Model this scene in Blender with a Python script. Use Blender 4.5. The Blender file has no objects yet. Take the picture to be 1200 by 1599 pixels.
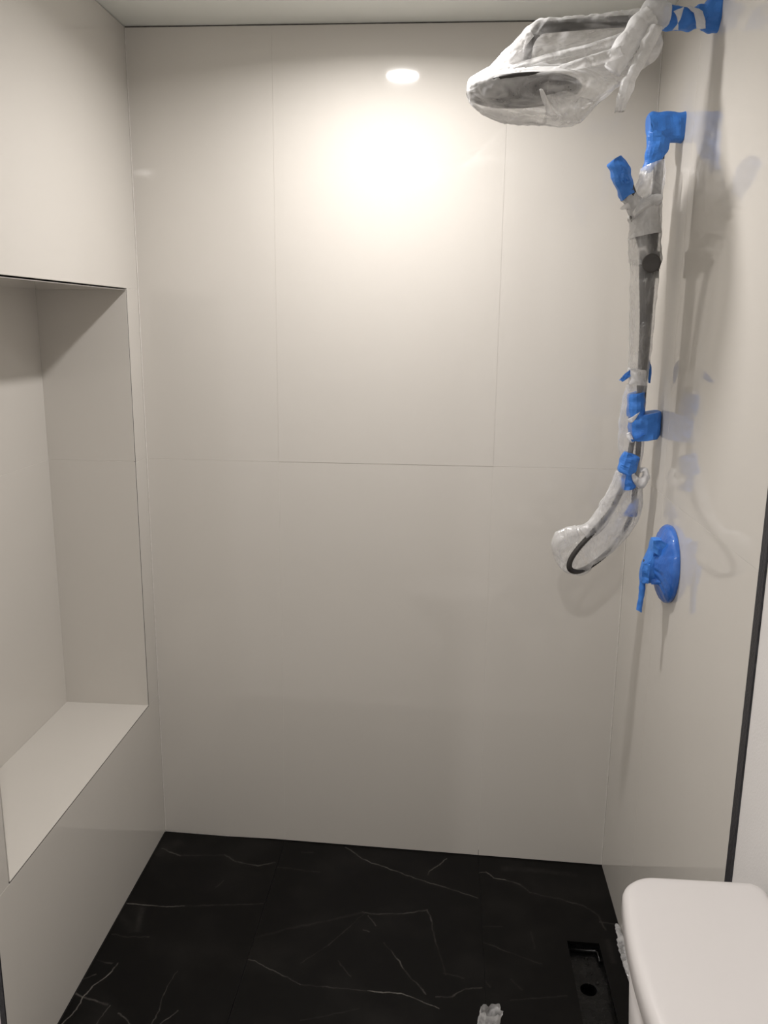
import bpy, bmesh, math, random
from mathutils import Vector, Matrix, noise
random.seed(7)

# ------------------------------------------------------------------ camera, world, exposure
scene = bpy.context.scene
C = scene.collection
CAM = ((0.9972,0.0742,0.0103),(-0.0261,0.2160,0.9760),(0.0702,-0.9736,0.2174),(0.8769,-2.4134,1.6396))
cam = bpy.data.objects.new('camera', bpy.data.cameras.new('camera'))
C.objects.link(cam)
m = Matrix.Identity(4)
for col in range(4):
    for row in range(3):
        m[row][col] = CAM[col][row]
cam.matrix_world = m
cam.data.sensor_fit = 'VERTICAL'
cam.data.sensor_height = 32.0
cam.data.sensor_width = 24.0
cam.data.lens = 1324.852 * 32.0 / 1599.0
cam.data.clip_start = 0.02
scene.camera = cam

world = bpy.data.worlds.new('world')
scene.world = world
world.use_nodes = True
world.node_tree.nodes['Background'].inputs[0].default_value = (0.9, 0.93, 1.0, 1)
world.node_tree.nodes['Background'].inputs[1].default_value = 0.02

scene.view_settings.view_transform = 'Standard'
scene.view_settings.look = 'None'
scene.view_settings.gamma = 1.0
scene.view_settings.use_curve_mapping = False
scene.view_settings.exposure = 0.06

LAMP_WATTS = 10.4         # light given off by the lamp over the shower
LAMP_GLOW = 60.0          # glow of the lamp lenses
LAMP_WATTS_ROOM = 10.0
LAMP_WATTS_FILL = 14.0  # added fill lamp, out of view
LAMP_SPREAD = math.radians(163)
LAMP_COLOR = (1.0, 0.962, 0.94)

# ------------------------------------------------------------------ measures (metres)
W = 1.4028          # shower width
H = 2.40            # ceiling
JZ = 1.2425         # joint between lower and upper tiles
JX = (0.394, 1.015) # upright joints on the back wall, running on into the floor
LEFT_END = -0.990   # end of the left tiled wall
RIGHT_END = -1.014  # end of the right tiled wall
ROOM_Y = -3.30
ROOM_X = -2.00
G = 0.0005          # half a grout joint
def fz(x):          # the shower floor falls towards the drain side
    return 0.0173 - 0.0392 / W * x

# ------------------------------------------------------------------ materials
def principled(name, color, rough=0.5, **kw):
    mt = bpy.data.materials.new(name)
    mt.use_nodes = True
    b = mt.node_tree.nodes['Principled BSDF']
    b.inputs['Base Color'].default_value = (*color, 1)
    b.inputs['Roughness'].default_value = rough
    for k, v in kw.items():
        b.inputs[k.replace('_', ' ')].default_value = v
    return mt

def N(mt, t, **kw):
    n = mt.node_tree.nodes.new(t)
    for k, v in kw.items():
        setattr(n, k, v)
    return n
def L(mt, a, b):
    mt.node_tree.links.new(a, b)

def mottled(mt, color_a, color_b, scale, rough_a=None, rough_b=None, bump=0.0, bump_scale=60):
    """procedural colour mottling, gloss variation and fine relief"""
    b = mt.node_tree.nodes['Principled BSDF']
    geo = N(mt, 'ShaderNodeNewGeometry')
    nz = N(mt, 'ShaderNodeTexNoise')
    nz.inputs['Scale'].default_value = scale
    nz.inputs['Detail'].default_value = 5
    L(mt, geo.outputs['Position'], nz.inputs['Vector'])
    cr = N(mt, 'ShaderNodeValToRGB')
    cr.color_ramp.elements[0].position = 0.35
    cr.color_ramp.elements[0].color = (*color_a, 1)
    cr.color_ramp.elements[1].position = 0.65
    cr.color_ramp.elements[1].color = (*color_b, 1)
    L(mt, nz.outputs['Fac'], cr.inputs[0])
    L(mt, cr.outputs[0], b.inputs['Base Color'])
    if rough_a is not None:
        mr = N(mt, 'ShaderNodeMapRange')
        mr.inputs['To Min'].default_value = rough_a
        mr.inputs['To Max'].default_value = rough_b
        L(mt, nz.outputs['Fac'], mr.inputs['Value'])
        L(mt, mr.outputs[0], b.inputs['Roughness'])
    if bump:
        n2 = N(mt, 'ShaderNodeTexNoise')
        n2.inputs['Scale'].default_value = bump_scale
        n2.inputs['Detail'].default_value = 3
        L(mt, geo.outputs['Position'], n2.inputs['Vector'])
        bp = N(mt, 'ShaderNodeBump')
        bp.inputs['Strength'].default_value = bump
        bp.inputs['Distance'].default_value = 0.002
        L(mt, n2.outputs['Fac'], bp.inputs['Height'])
        L(mt, bp.outputs[0], b.inputs['Normal'])
    return mt

M = {}
M['tile'] = mottled(principled('polished_tile', (0.7, 0.68, 0.64), 0.1, IOR=1.5), (0.635, 0.606, 0.560), (0.645, 0.616, 0.570), 2.0, 0.045, 0.075, 0.012, 5)
M['grout'] = mottled(principled('pale_grout', (0.7, 0.68, 0.63), 0.8), (0.66, 0.635, 0.59), (0.73, 0.70, 0.66), 90)
M['substrate'] = mottled(principled('mortar_shade', (0.2, 0.19, 0.18), 0.9), (0.10, 0.095, 0.09), (0.16, 0.15, 0.14), 60)  # dark mortar tone for strips that imitate shade in gaps
M['dark_grout'] = mottled(principled('black_grout', (0.01, 0.01, 0.01), 0.9), (0.006, 0.006, 0.006), (0.014, 0.013, 0.012), 90)
M['ceiling'] = mottled(principled('ceiling_paint', (0.78, 0.78, 0.75), 0.6), (0.82, 0.835, 0.79), (0.84, 0.855, 0.81), 3, 0.5, 0.6, 0.15, 300)
M['paint'] = mottled(principled('wall_paint', (0.78, 0.77, 0.76), 0.5), (0.80, 0.78, 0.765), (0.83, 0.81, 0.795), 4, 0.45, 0.55, 0.2, 260)
M['trim'] = mottled(principled('black_trim', (0.02, 0.02, 0.025), 0.35), (0.006, 0.006, 0.009), (0.030, 0.030, 0.036), 55, 0.25, 0.6, 0.5, 200)
M['gunmetal'] = mottled(principled('gunmetal', (0.05, 0.047, 0.045), 0.4, Metallic=0.3), (0.040, 0.037, 0.035), (0.052, 0.049, 0.046), 30, 0.36, 0.45)
M['gunmetal_matt'] = mottled(principled('gunmetal_matt', (0.06, 0.055, 0.05), 0.55), (0.055, 0.050, 0.047), (0.07, 0.064, 0.06), 30)
M['rubber'] = mottled(principled('nozzle_rubber', (0.16, 0.16, 0.16), 0.6), (0.13, 0.13, 0.13), (0.17, 0.17, 0.17), 120)
M['china'] = mottled(principled('white_china', (0.80, 0.77, 0.755), 0.30, Specular_IOR_Level=0.35), (0.60, 0.575, 0.56), (0.615, 0.59, 0.575), 3)
M['chrome'] = mottled(principled('chrome', (0.8, 0.8, 0.8), 0.1, Metallic=1.0), (0.75, 0.75, 0.76), (0.8, 0.8, 0.8), 40)
M['drain'] = mottled(principled('drain_black', (0.01, 0.01, 0.01), 0.2, Specular_IOR_Level=0.3), (0.002, 0.002, 0.002), (0.006, 0.006, 0.006), 40, 0.12, 0.4, 0.3, 90)
M['void'] = principled('drain_pipe', (0.001, 0.001, 0.001), 0.95, Specular_IOR_Level=0.05)
M['water'] = principled('water', (1, 1, 1), 0.0, IOR=1.33, Transmission_Weight=1.0)
M['door'] = mottled(principled('door_paint', (0.7, 0.7, 0.68), 0.4), (0.66, 0.65, 0.63), (0.70, 0.69, 0.67), 6)
M['roomfloor'] = mottled(principled('bath_tile', (0.45, 0.43, 0.4), 0.25), (0.44, 0.42, 0.39), (0.50, 0.48, 0.45), 8, 0.2, 0.35)
M['lampring'] = mottled(principled('lamp_ring', (0.8, 0.8, 0.8), 0.4), (0.78, 0.78, 0.78), (0.82, 0.82, 0.82), 30)

def lamp_mat(name, strength):
    mt = bpy.data.materials.new(name)
    mt.use_nodes = True
    nt = mt.node_tree
    nt.nodes.remove(nt.nodes['Principled BSDF'])
    e = nt.nodes.new('ShaderNodeEmission')
    e.inputs[0].default_value = (*LAMP_COLOR, 1)
    e.inputs[1].default_value = strength
    nt.links.new(e.outputs[0], nt.nodes['Material Output'].inputs[0])
    return mt

def tape_mat(name, ca, cb):
    mt = principled(name, ca, 0.42, Specular_IOR_Level=0.35, Subsurface_Weight=0.0)
    mottled(mt, ca, cb, 30, 0.35, 0.55)
    b = mt.node_tree.nodes['Principled BSDF']
    geo = N(mt, 'ShaderNodeNewGeometry')
    w1 = N(mt, 'ShaderNodeTexNoise'); w1.inputs['Scale'].default_value = 900; w1.inputs['Detail'].default_value = 2
    w2 = N(mt, 'ShaderNodeTexNoise'); w2.inputs['Scale'].default_value = 70; w2.inputs['Detail'].default_value = 3
    L(mt, geo.outputs['Position'], w1.inputs['Vector']); L(mt, geo.outputs['Position'], w2.inputs['Vector'])
    b1 = N(mt, 'ShaderNodeBump'); b1.inputs['Strength'].default_value = 0.25; b1.inputs['Distance'].default_value = 0.0004
    b2 = N(mt, 'ShaderNodeBump'); b2.inputs['Strength'].default_value = 0.3; b2.inputs['Distance'].default_value = 0.005
    L(mt, w1.outputs['Fac'], b1.inputs['Height']); L(mt, w2.outputs['Fac'], b2.inputs['Height'])
    vo = N(mt, 'ShaderNodeTexVoronoi', feature='F1'); vo.inputs['Scale'].default_value = 42
    ws = N(mt, 'ShaderNodeVectorMath', operation='MULTIPLY_ADD'); ws.inputs[1].default_value = (0.02, 0.02, 0.02)
    L(mt, w2.outputs['Color'], ws.inputs[0]); L(mt, geo.outputs['Position'], ws.inputs[2]); L(mt, ws.outputs[0], vo.inputs['Vector'])
    b3 = N(mt, 'ShaderNodeBump'); b3.inputs['Strength'].default_value = 0.35; b3.inputs['Distance'].default_value = 0.004
    L(mt, vo.outputs['Distance'], b3.inputs['Height']); L(mt, b2.outputs[0], b3.inputs['Normal'])
    L(mt, b3.outputs[0], b1.inputs['Normal']); L(mt, b1.outputs[0], b.inputs['Normal'])
    return mt
M['tape'] = tape_mat('blue_masking_tape', (0.042, 0.185, 0.600), (0.055, 0.220, 0.660))
M['tape_gloss'] = tape_mat('blue_masking_tape_stretched', (0.026, 0.130, 0.500), (0.036, 0.165, 0.580))
M['tape_gloss'].node_tree.nodes['Principled BSDF'].inputs['Coat Weight'].default_value = 0.6
M['tape_gloss'].node_tree.nodes['Principled BSDF'].inputs['Coat Roughness'].default_value = 0.08

def film_mat(name, lo, hi, streak=(1, 1, 1), scale=18, tint=(0.92, 0.915, 0.91), gloss=0.18):
    """thin milky polyethylene: part see-through, part milky, with a sheen"""
    mt = bpy.data.materials.new(name)
    mt.use_nodes = True
    nt = mt.node_tree
    nt.nodes.remove(nt.nodes['Principled BSDF'])
    out = nt.nodes['Material Output']
    geo = N(mt, 'ShaderNodeNewGeometry')
    mp = N(mt, 'ShaderNodeMapping'); mp.inputs['Scale'].default_value = streak
    L(mt, geo.outputs['Position'], mp.inputs['Vector'])
    nz = N(mt, 'ShaderNodeTexNoise'); nz.inputs['Scale'].default_value = scale; nz.inputs['Detail'].default_value = 4
    nz.inputs['Distortion'].default_value = 0.8
    L(mt, mp.outputs[0], nz.inputs['Vector'])
    bp = N(mt, 'ShaderNodeBump'); bp.inputs['Strength'].default_value = 0.8; bp.inputs['Distance'].default_value = 0.008
    L(mt, nz.outputs['Fac'], bp.inputs['Height'])
    lw = N(mt, 'ShaderNodeLayerWeight'); lw.inputs['Blend'].default_value = 0.35
    L(mt, bp.outputs[0], lw.inputs['Normal'])
    mr = N(mt, 'ShaderNodeMapRange')
    mr.inputs['From Min'].default_value = 0.35; mr.inputs['From Max'].default_value = 0.70
    mr.inputs['To Min'].default_value = lo; mr.inputs['To Max'].default_value = hi
    L(mt, nz.outputs['Fac'], mr.inputs['Value'])
    add = N(mt, 'ShaderNodeMath', operation='MULTIPLY_ADD'); add.use_clamp = True
    add.inputs[1].default_value = 0.32
    L(mt, lw.outputs['Facing'], add.inputs[0]); L(mt, mr.outputs[0], add.inputs[2])
    tr = N(mt, 'ShaderNodeBsdfTransparent')
    df = N(mt, 'ShaderNodeBsdfDiffuse'); df.inputs[0].default_value = (*tint, 1)
    tl = N(mt, 'ShaderNodeBsdfTranslucent'); tl.inputs[0].default_value = (*tint, 1)
    gl = N(mt, 'ShaderNodeBsdfGlossy'); gl.inputs['Roughness'].default_value = 0.22
    L(mt, bp.outputs[0], df.inputs['Normal']); L(mt, bp.outputs[0], gl.inputs['Normal'])
    m1 = N(mt, 'ShaderNodeMixShader'); m1.inputs[0].default_value = 0.38
    L(mt, df.outputs[0], m1.inputs[1]); L(mt, tl.outputs[0], m1.inputs[2])
    m2 = N(mt, 'ShaderNodeMixShader'); L(mt, add.outputs[0], m2.inputs[0])
    L(mt, tr.outputs[0], m2.inputs[1]); L(mt, m1.outputs[0], m2.inputs[2])
    m3 = N(mt, 'ShaderNodeMixShader'); m3.inputs[0].default_value = gloss * 0.4
    L(mt, m2.outputs[0], m3.inputs[1]); L(mt, gl.outputs[0], m3.inputs[2])
    L(mt, m3.outputs[0], out.inputs[0])
    return mt
M['film'] = film_mat('milky_film', 0.05, 0.60, (0.45, 1, 1.6), 20)
M['film_head'] = film_mat('streaked_film', 0.02, 0.75, (0.5, 1, 1.7), 17)
M['film_milky'] = film_mat('milky_film_dense', 0.14, 0.62, (1, 1, 0.6), 30)
M['film_clear'] = film_mat('clear_film', 0.08, 0.36, (1, 1, 0.35), 40)
M['film_dense'] = film_mat('bunched_film', 0.72, 0.98, (1, 1, 1), 30)

# black marble: veins are drawn per tile as soft line segments, wobbled by noise
def marble_mat(name, segs):
    mt = principled(name, (0.004, 0.004, 0.004), 0.38, Specular_IOR_Level=0.12)
    b = mt.node_tree.nodes['Principled BSDF']
    geo = N(mt, 'ShaderNodeNewGeometry')
    nz = N(mt, 'ShaderNodeTexNoise'); nz.inputs['Scale'].default_value = 38; nz.inputs['Detail'].default_value = 4
    L(mt, geo.outputs['Position'], nz.inputs['Vector'])
    sub = N(mt, 'ShaderNodeVectorMath', operation='SUBTRACT'); sub.inputs[1].default_value = (0.5, 0.5, 0.5)
    L(mt, nz.outputs['Color'], sub.inputs[0])
    sc = N(mt, 'ShaderNodeVectorMath', operation='MULTIPLY_ADD'); sc.inputs[1].default_value = (0.013, 0.013, 0.0)
    L(mt, sub.outputs[0], sc.inputs[0]); L(mt, geo.outputs['Position'], sc.inputs[2])
    total = None
    for (x0, y0, x1, y1, wd, st) in segs:
        ln = max(math.hypot(x1 - x0, y1 - y0), 1e-4)
        mp = N(mt, 'ShaderNodeMapping', vector_type='TEXTURE')
        mp.inputs['Location'].default_value = ((x0 + x1) / 2, (y0 + y1) / 2, 0)
        mp.inputs['Rotation'].default_value = (0, 0, math.atan2(y1 - y0, x1 - x0))
        mp.inputs['Scale'].default_value = (ln / 2 + wd * 0.7, wd, 1)
        L(mt, sc.outputs[0], mp.inputs['Vector'])
        ab = N(mt, 'ShaderNodeVectorMath', operation='ABSOLUTE'); L(mt, mp.outputs[0], ab.inputs[0])
        sp = N(mt, 'ShaderNodeSeparateXYZ'); L(mt, ab.outputs[0], sp.inputs[0])
        r1 = N(mt, 'ShaderNodeMapRange', interpolation_type='SMOOTHSTEP')
        r1.inputs['From Min'].default_value = 1.0; r1.inputs['From Max'].default_value = 0.0
        r1.inputs['To Max'].default_value = st
        L(mt, sp.outputs['Y'], r1.inputs['Value'])
        r2 = N(mt, 'ShaderNodeMath', operation='LESS_THAN'); r2.inputs[1].default_value = 1.0
        L(mt, sp.outputs['X'], r2.inputs[0])
        mu = N(mt, 'ShaderNodeMath', operation='MULTIPLY'); L(mt, r1.outputs[0], mu.inputs[0]); L(mt, r2.outputs[0], mu.inputs[1])
        if total is None:
            total = mu.outputs[0]
        else:
            mx = N(mt, 'ShaderNodeMath', operation='MAXIMUM'); L(mt, total, mx.inputs[0]); L(mt, mu.outputs[0], mx.inputs[1])
            total = mx.outputs[0]
    # broken strength along the veins
    n3 = N(mt, 'ShaderNodeTexNoise'); n3.inputs['Scale'].default_value = 22; n3.inputs['Detail'].default_value = 6
    n3.inputs['Roughness'].default_value = 0.7
    L(mt, geo.outputs['Position'], n3.inputs['Vector'])
    r3 = N(mt, 'ShaderNodeMapRange'); r3.inputs['From Min'].default_value = 0.36; r3.inputs['From Max'].default_value = 0.62
    r3.inputs['To Min'].default_value = 0.30; r3.inputs['To Max'].default_value = 1.15
    L(mt, n3.outputs['Fac'], r3.inputs['Value'])
    mu = N(mt, 'ShaderNodeMath', operation='MULTIPLY'); L(mt, total, mu.inputs[0]); L(mt, r3.outputs[0], mu.inputs[1])
    # faint background veining and clouding of the stone
    n4 = N(mt, 'ShaderNodeTexNoise'); n4.inputs['Scale'].default_value = 5; n4.inputs['Detail'].default_value = 7
    L(mt, geo.outputs['Position'], n4.inputs['Vector'])
    r4 = N(mt, 'ShaderNodeMapRange'); r4.inputs['From Min'].default_value = 0.5; r4.inputs['From Max'].default_value = 0.75
    r4.inputs['To Max'].default_value = 0.014
    L(mt, n4.outputs['Fac'], r4.inputs['Value'])
    ad = N(mt, 'ShaderNodeMath', operation='ADD'); ad.use_clamp = True
    L(mt, mu.outputs[0], ad.inputs[0]); L(mt, r4.outputs[0], ad.inputs[1])
    mix = N(mt, 'ShaderNodeMix', data_type='RGBA')
    mix.inputs[6].default_value = (0.0035, 0.0032, 0.003, 1)
    mix.inputs[7].default_value = (0.42, 0.39, 0.35, 1)
    L(mt, ad.outputs[0], mix.inputs[0]); L(mt, mix.outputs[2], b.inputs['Base Color'])
    return mt

# ------------------------------------------------------------------ mesh helpers
def link_obj(name, me, parent=None):
    o = bpy.data.objects.new(name, me)
    C.objects.link(o)
    if parent is not None:
        o.parent = parent
        o.matrix_parent_inverse = Matrix.Translation(parent.location).inverted()
    return o

def obj(name, bm, mat, parent=None, smooth=False, label=None):
    bmesh.ops.recalc_face_normals(bm, faces=bm.faces[:])
    me = bpy.data.meshes.new(name)
    bm.to_mesh(me); bm.free()
    me.materials.append(mat)
    if smooth:
        for p in me.polygons: p.use_smooth = True
    o = link_obj(name, me, parent)
    if label: o['label'] = label
    return o

def thing(name, label, cat, loc, group=None):
    o = bpy.data.objects.new(name, None); C.objects.link(o)
    o.location = loc; o.empty_display_size = 0.05
    o['label'] = label; o['category'] = cat
    if group: o['group'] = group
    return o
def tag(o, label, cat, group=None):
    o['label'] = label; o['category'] = cat
    if group: o['group'] = group
    return o
def structure(o):
    o['kind'] = 'structure'
    return o

def box(bm, x0, x1, y0, y1, z0, z1, bev=0.0):
    r = bmesh.ops.create_cube(bm, size=1.0)
    vs = r['verts']
    for v in vs:
        v.co = Vector((x0 if v.co.x < 0 else x1, y0 if v.co.y < 0 else y1, z0 if v.co.z < 0 else z1))
    if bev:
        es = list({e for v in vs for e in v.link_edges})
        bmesh.ops.bevel(bm, geom=es, offset=bev, segments=1, affect='EDGES', profile=0.5)
    return vs
def nbox(*a, bev=0.0):
    bm = bmesh.new(); box(bm, *a, bev=bev); return bm

def frame_of(d):
    d = d.normalized()
    a = Vector((0, 0, 1)) if abs(d.z) < 0.9 else Vector((0, 1, 0))
    u = d.cross(a).normalized()
    return u, d.cross(u).normalized()

def catmull(pts, n):
    """smooth resampling of a list of tuples / vectors"""
    P = [Vector(p) for p in pts]
    if len(P) == 2:
        return [P[0].lerp(P[1], i / (n - 1)) for i in range(n)]
    out = []
    k = len(P) - 1
    for i in range(n):
        t = i / (n - 1) * k
        j = min(int(t), k - 1); f = t - j
        p0 = P[max(j - 1, 0)]; p1 = P[j]; p2 = P[j + 1]; p3 = P[min(j + 2, k)]
        out.append(0.5 * ((2 * p1) + (p2 - p0) * f + (2 * p0 - 5 * p1 + 4 * p2 - p3) * f * f + (3 * p1 - p0 - 3 * p2 + p3) * f ** 3))
    return out

def tube(bm, pts, rad, seg=16, n=None, caps=True, rings=0, ring_amp=0.0):
    """round tube along a smooth path; rad a number or a list along the path"""
    if n is None: n = len(pts)
    P = catmull(pts, n) if n != len(pts) else [Vector(p) for p in pts]
    rows = []
    u = None
    for i, p in enumerate(P):
        d = (P[min(i + 1, len(P) - 1)] - P[max(i - 1, 0)]).normalized()
        if u is None: u, w = frame_of(d)
        else:
            u = (u - d * u.dot(d)).normalized(); w = d.cross(u)
        if isinstance(rad, (list, tuple)):
            t = i / (len(P) - 1) * (len(rad) - 1); j = min(int(t), len(rad) - 2); r = rad[j] + (rad[j + 1] - rad[j]) * (t - j)
        else: r = rad
        if rings: r += ring_amp * (1 if (i % 2) else -1)
        rows.append([bm.verts.new(p + (u * math.cos(a) + w * math.sin(a)) * r) for a in [2 * math.pi * k / seg for k in range(seg)]])
    for a, b in zip(rows, rows[1:]):
        for k in range(seg):
            bm.faces.new((a[k], a[(k + 1) % seg], b[(k + 1) % seg], b[k]))
    if caps:
        bm.faces.new(rows[0]); bm.faces.new(rows[-1])

def lathe(bm, c, axis, prof, seg=48):
    """profile [(distance along axis, radius)] turned round axis through c"""
    c = Vector(c); ax = Vector(axis).normalized(); u, w = frame_of(ax)
    rows = []
    for (t, r) in prof:
        if r < 1e-6: rows.append([bm.verts.new(c + ax * t)])
        else: rows.append([bm.verts.new(c + ax * t + (u * math.cos(a) + w * math.sin(a)) * r) for a in [2 * math.pi * k / seg for k in range(seg)]])
    for a, b in zip(rows, rows[1:]):
        if len(a) == 1 and len(b) == 1: continue
        for k in range(seg):
            if len(a) == 1: bm.faces.new((a[0], b[(k + 1) % seg], b[k]))
            elif len(b) == 1: bm.faces.new((a[k], a[(k + 1) % seg], b[0]))
            else: bm.faces.new((a[k], a[(k + 1) % seg], b[(k + 1) % seg], b[k]))

def nz3(p, s, o=0.0):
    return noise.noise(Vector((p[0] * s + o, p[1] * s - o, p[2] * s + 2 * o)))
def ridge(t):
    return 1.0 - 2.0 * abs(t)

def wrap(secs, rows=24, seg=32, depth_dir=(0, 1, 0), crumple=0.003, cscale=40, fold=0.0, fold_n=9,
         fold_twist=0.0, caps=True, square=1.0, seed=0.0, tear0=0.0, tear1=0.0, back_shift=0.0, quant=0):
    """crumpled sleeve: sections (centre, half-width vector, half-depth); folds run along its length"""
    cs = catmull([s[0] for s in secs], rows)
    us = catmull([s[1] for s in secs], rows)
    ds = catmull([(s[2], 0, 0) for s in secs], rows)
    bm = bmesh.new(); R = []
    dd = Vector(depth_dir).normalized()
    for i in range(rows):
        s = i / (rows - 1); row = []
        along = (cs[min(i + 1, rows - 1)] - cs[max(i - 1, 0)]).normalized()
        for k in range(seg):
            a = 2 * math.pi * k / seg
            ca, sa = math.cos(a), math.sin(a)
            if square != 1.0:
                ca = math.copysign(abs(ca) ** square, ca); sa = math.copysign(abs(sa) ** square, sa)
            off = us[i] * ca + dd * (ds[i].x * sa + back_shift * (1 - ca) * 0.5)
            p = cs[i] + off
            nrm = off.normalized() if off.length > 1e-6 else dd
            f = 0.0
            if fold:
                ph = fold_n * a / (2 * math.pi) * 2 + fold_twist * s
                f = fold * ridge(noise.noise(Vector((math.cos(a) * fold_n * 0.45 + seed, math.sin(a) * fold_n * 0.45, s * 1.6 + fold_twist * s))))
            c = crumple * nz3(p, cscale, seed) + crumple * 0.6 * ridge(nz3(p, cscale * 0.5, seed + 9))
            p = p + nrm * (f + c)
            if tear0 and i == 0: p = p + along * tear0 * nz3(p, 90, seed)
            if tear1 and i == rows - 1: p = p + along * tear1 * nz3(p, 90, seed + 3)
            row.append(bm.verts.new(p))
        R.append(row)
    for a, b in zip(R, R[1:]):
        for k in range(seg):
            bm.faces.new((a[k], a[(k + 1) % seg], b[(k + 1) % seg], b[k]))
    if caps:
        bm.faces.new(R[0]); bm.faces.new(R[-1])
    return bm

def sheet(edge_a, edge_b, nu=20, nv=10, thick=0.0006, crumple=0.004, cscale=35, normal=(0, -1, 0), seed=0.0, bulge=0.0, torn=0.0):
    """crumpled ribbon or flap of film/tape between two edge curves, with real thickness"""
    A = catmull(edge_a, nu); B = catmull(edge_b, nu)
    n = Vector(normal).normalized(); bm = bmesh.new(); top = []; bot = []
    for i in range(nu):
        ra, rb = [], []
        for j in range(nv):
            t = j / (nv - 1)
            p = A[i].lerp(B[i], t)
            p = p + n * (bulge * math.sin(math.pi * t) + crumple * ridge(nz3(p, cscale, seed)) + 0.5 * crumple * nz3(p, cscale * 2.3, seed + 4))
            if torn and i == nu - 1: p = p + (A[-1] - A[-2]).normalized() * torn * nz3(p, 160, seed)
            ra.append(bm.verts.new(p)); rb.append(bm.verts.new(p - n * thick))
        top.append(ra); bot.append(rb)
    for i in range(nu - 1):
        for j in range(nv - 1):
            bm.faces.new((top[i][j], top[i][j + 1], top[i + 1][j + 1], top[i + 1][j]))
            bm.faces.new((bot[i][j], bot[i + 1][j], bot[i + 1][j + 1], bot[i][j + 1]))
    for i in range(nu - 1):
        for j in (0, nv - 1):
            bm.faces.new((top[i][j], top[i + 1][j], bot[i + 1][j], bot[i][j]))
    for j in range(nv - 1):
        for i in (0, nu - 1):
            bm.faces.new((top[i][j], bot[i][j], bot[i][j + 1], top[i][j + 1]))
    return bm

# ------------------------------------------------------------------ room shell
FB = -0.03   # bottom of the tiles' substrate, hidden in the floor
def tile(parent, a, bev=0.0007):
    return obj('tile', nbox(*a, bev=bev), M['tile'], parent)

# back wall: six large tiles in two rows
bm = bmesh.new()
box(bm, -0.30, W + 0.14, 0.0005, 0.12, 0.010, H - 0.006)
wall_back = structure(obj('wall_back', bm, M['grout']))
xs = [0.0012, JX[0], JX[1], W - 0.0012]
for i in range(3):
    lo = max(fz(xs[i]), fz(xs[i + 1]))
    for k, (z0, z1) in enumerate(((None, JZ), (JZ, H - 0.0035))):
        bm = bmesh.new()
        gj = G if k == 0 else G * 0.2        # the upper upright joints are filled flush
        x0, x1 = xs[i] + gj, xs[i + 1] - gj
        out = 0.0006 if (i == 1 and k == 1) else 0.0     # slight lippage of the middle upper tile
        vs = box(bm, x0, x1, -out, 0.009, 0.0 if z0 is None else z0 + G, z1 - G)
        if z0 is None:
            for v in vs:
                if v.co.z < 0.1: v.co.z = fz(v.co.x) + 0.0025
        bmesh.ops.bevel(bm, geom=bm.edges[:], offset=0.0003 if k == 0 else 0.0001, segments=1, affect='EDGES')
        obj('tile', bm, M['tile'], wall_back)

for x0, x1 in ((0.0, 0.0026), (W - 0.0026, W)):      # pale caulk in the two corners
    obj('corner_caulk', nbox(x0, x1, -0.0026, 0.0008, fz(x0) + 0.004, H - 0.004, bev=0.0009), M['grout'], wall_back)

# left wall with the tall niche
NY0, NY1, NZ0, NZ1, NX = -0.924, -0.092, 0.503, 1.7194, -0.2535
bm = bmesh.new()
g = 0.0075
sx = -0.0005
box(bm, -0.30, sx, LEFT_END + 0.004, 0.0, 0.020, NZ0 - g)
box(bm, -0.30, sx, LEFT_END + 0.004, 0.0, NZ1 + g, H - 0.004)
box(bm, -0.30, sx, NY1 + g, 0.0, NZ0 - g, NZ1 + g)
box(bm, -0.30, sx, LEFT_END + 0.004, NY0 - g, NZ0 - g, NZ1 + g)
box(bm, -0.30, NX - 0.006, NY0 - g, NY1 + g, NZ0 - g, NZ1 + g)
wall_left = structure(obj('wall_left', bm, M['grout']))
lt = 0.0012; gp = 0.0042
def left_tile(y0, y1, z0, z1, slope=False):
    bm = bmesh.new()
    box(bm, -0.009, 0.0, y0, y1, z0, z1, bev=0.0003)
    obj('tile', bm, M['tile'], wall_left)
left_tile(LEFT_END + 0.0045, -0.0012, fz(0) + 0.0025, NZ0 - lt - gp)
left_tile(LEFT_END + 0.0045, -0.0012, NZ1 + lt + gp, H - 0.002)
left_tile(NY1 + lt + gp, -0.0012, NZ0 - lt - gp + 2 * G, JZ + 0.003 - G)
left_tile(NY1 + lt + gp, -0.0012, JZ + 0.003 + G, NZ1 + lt + gp - 2 * G)
left_tile(LEFT_END + 0.0045, NY0 - lt - gp, NZ0 - lt - gp + 2 * G, NZ1 + lt + gp - 2 * G)
NJ = 1.2487
for a in ((NX, -0.0004, NY1, NY1 + lt, NZ0, NJ - G), (NX, -0.0004, NY1, NY1 + lt, NJ + G, NZ1),
          (NX, -0.0004, NY0 - lt, NY0, NZ0, NJ - G), (NX, -0.0004, NY0 - lt, NY0, NJ + G, NZ1),
          (NX - 0.004, NX, NY0 - lt, NY1 + lt, NZ0 - lt, NJ - G), (NX - 0.004, NX, NY0 - lt, NY1 + lt, NJ + G, NZ1 + lt),
          (NX, 0.0006, NY0 - lt, NY1 + lt, NZ0 - lt, NZ0), (NX, -0.0002, NY0 - lt, NY1 + lt, NZ1, NZ1 + lt)):
    tile(wall_left, a, 0.0003)
# dark strips fill the joint round the niche mouth, painted as its shade
for a in ((-0.006, -0.0003, NY1 + lt + 0.0001, NY1 + lt + gp - 0.0001, NZ0 - lt, NZ1 + lt),
          (-0.006, -0.0003, NY0 - lt, NY1 + lt + gp, NZ0 - lt - gp + 0.0001, NZ0 - lt - 0.0001)):
    obj('joint_shade', nbox(*a), M['substrate'], wall_left)
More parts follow.
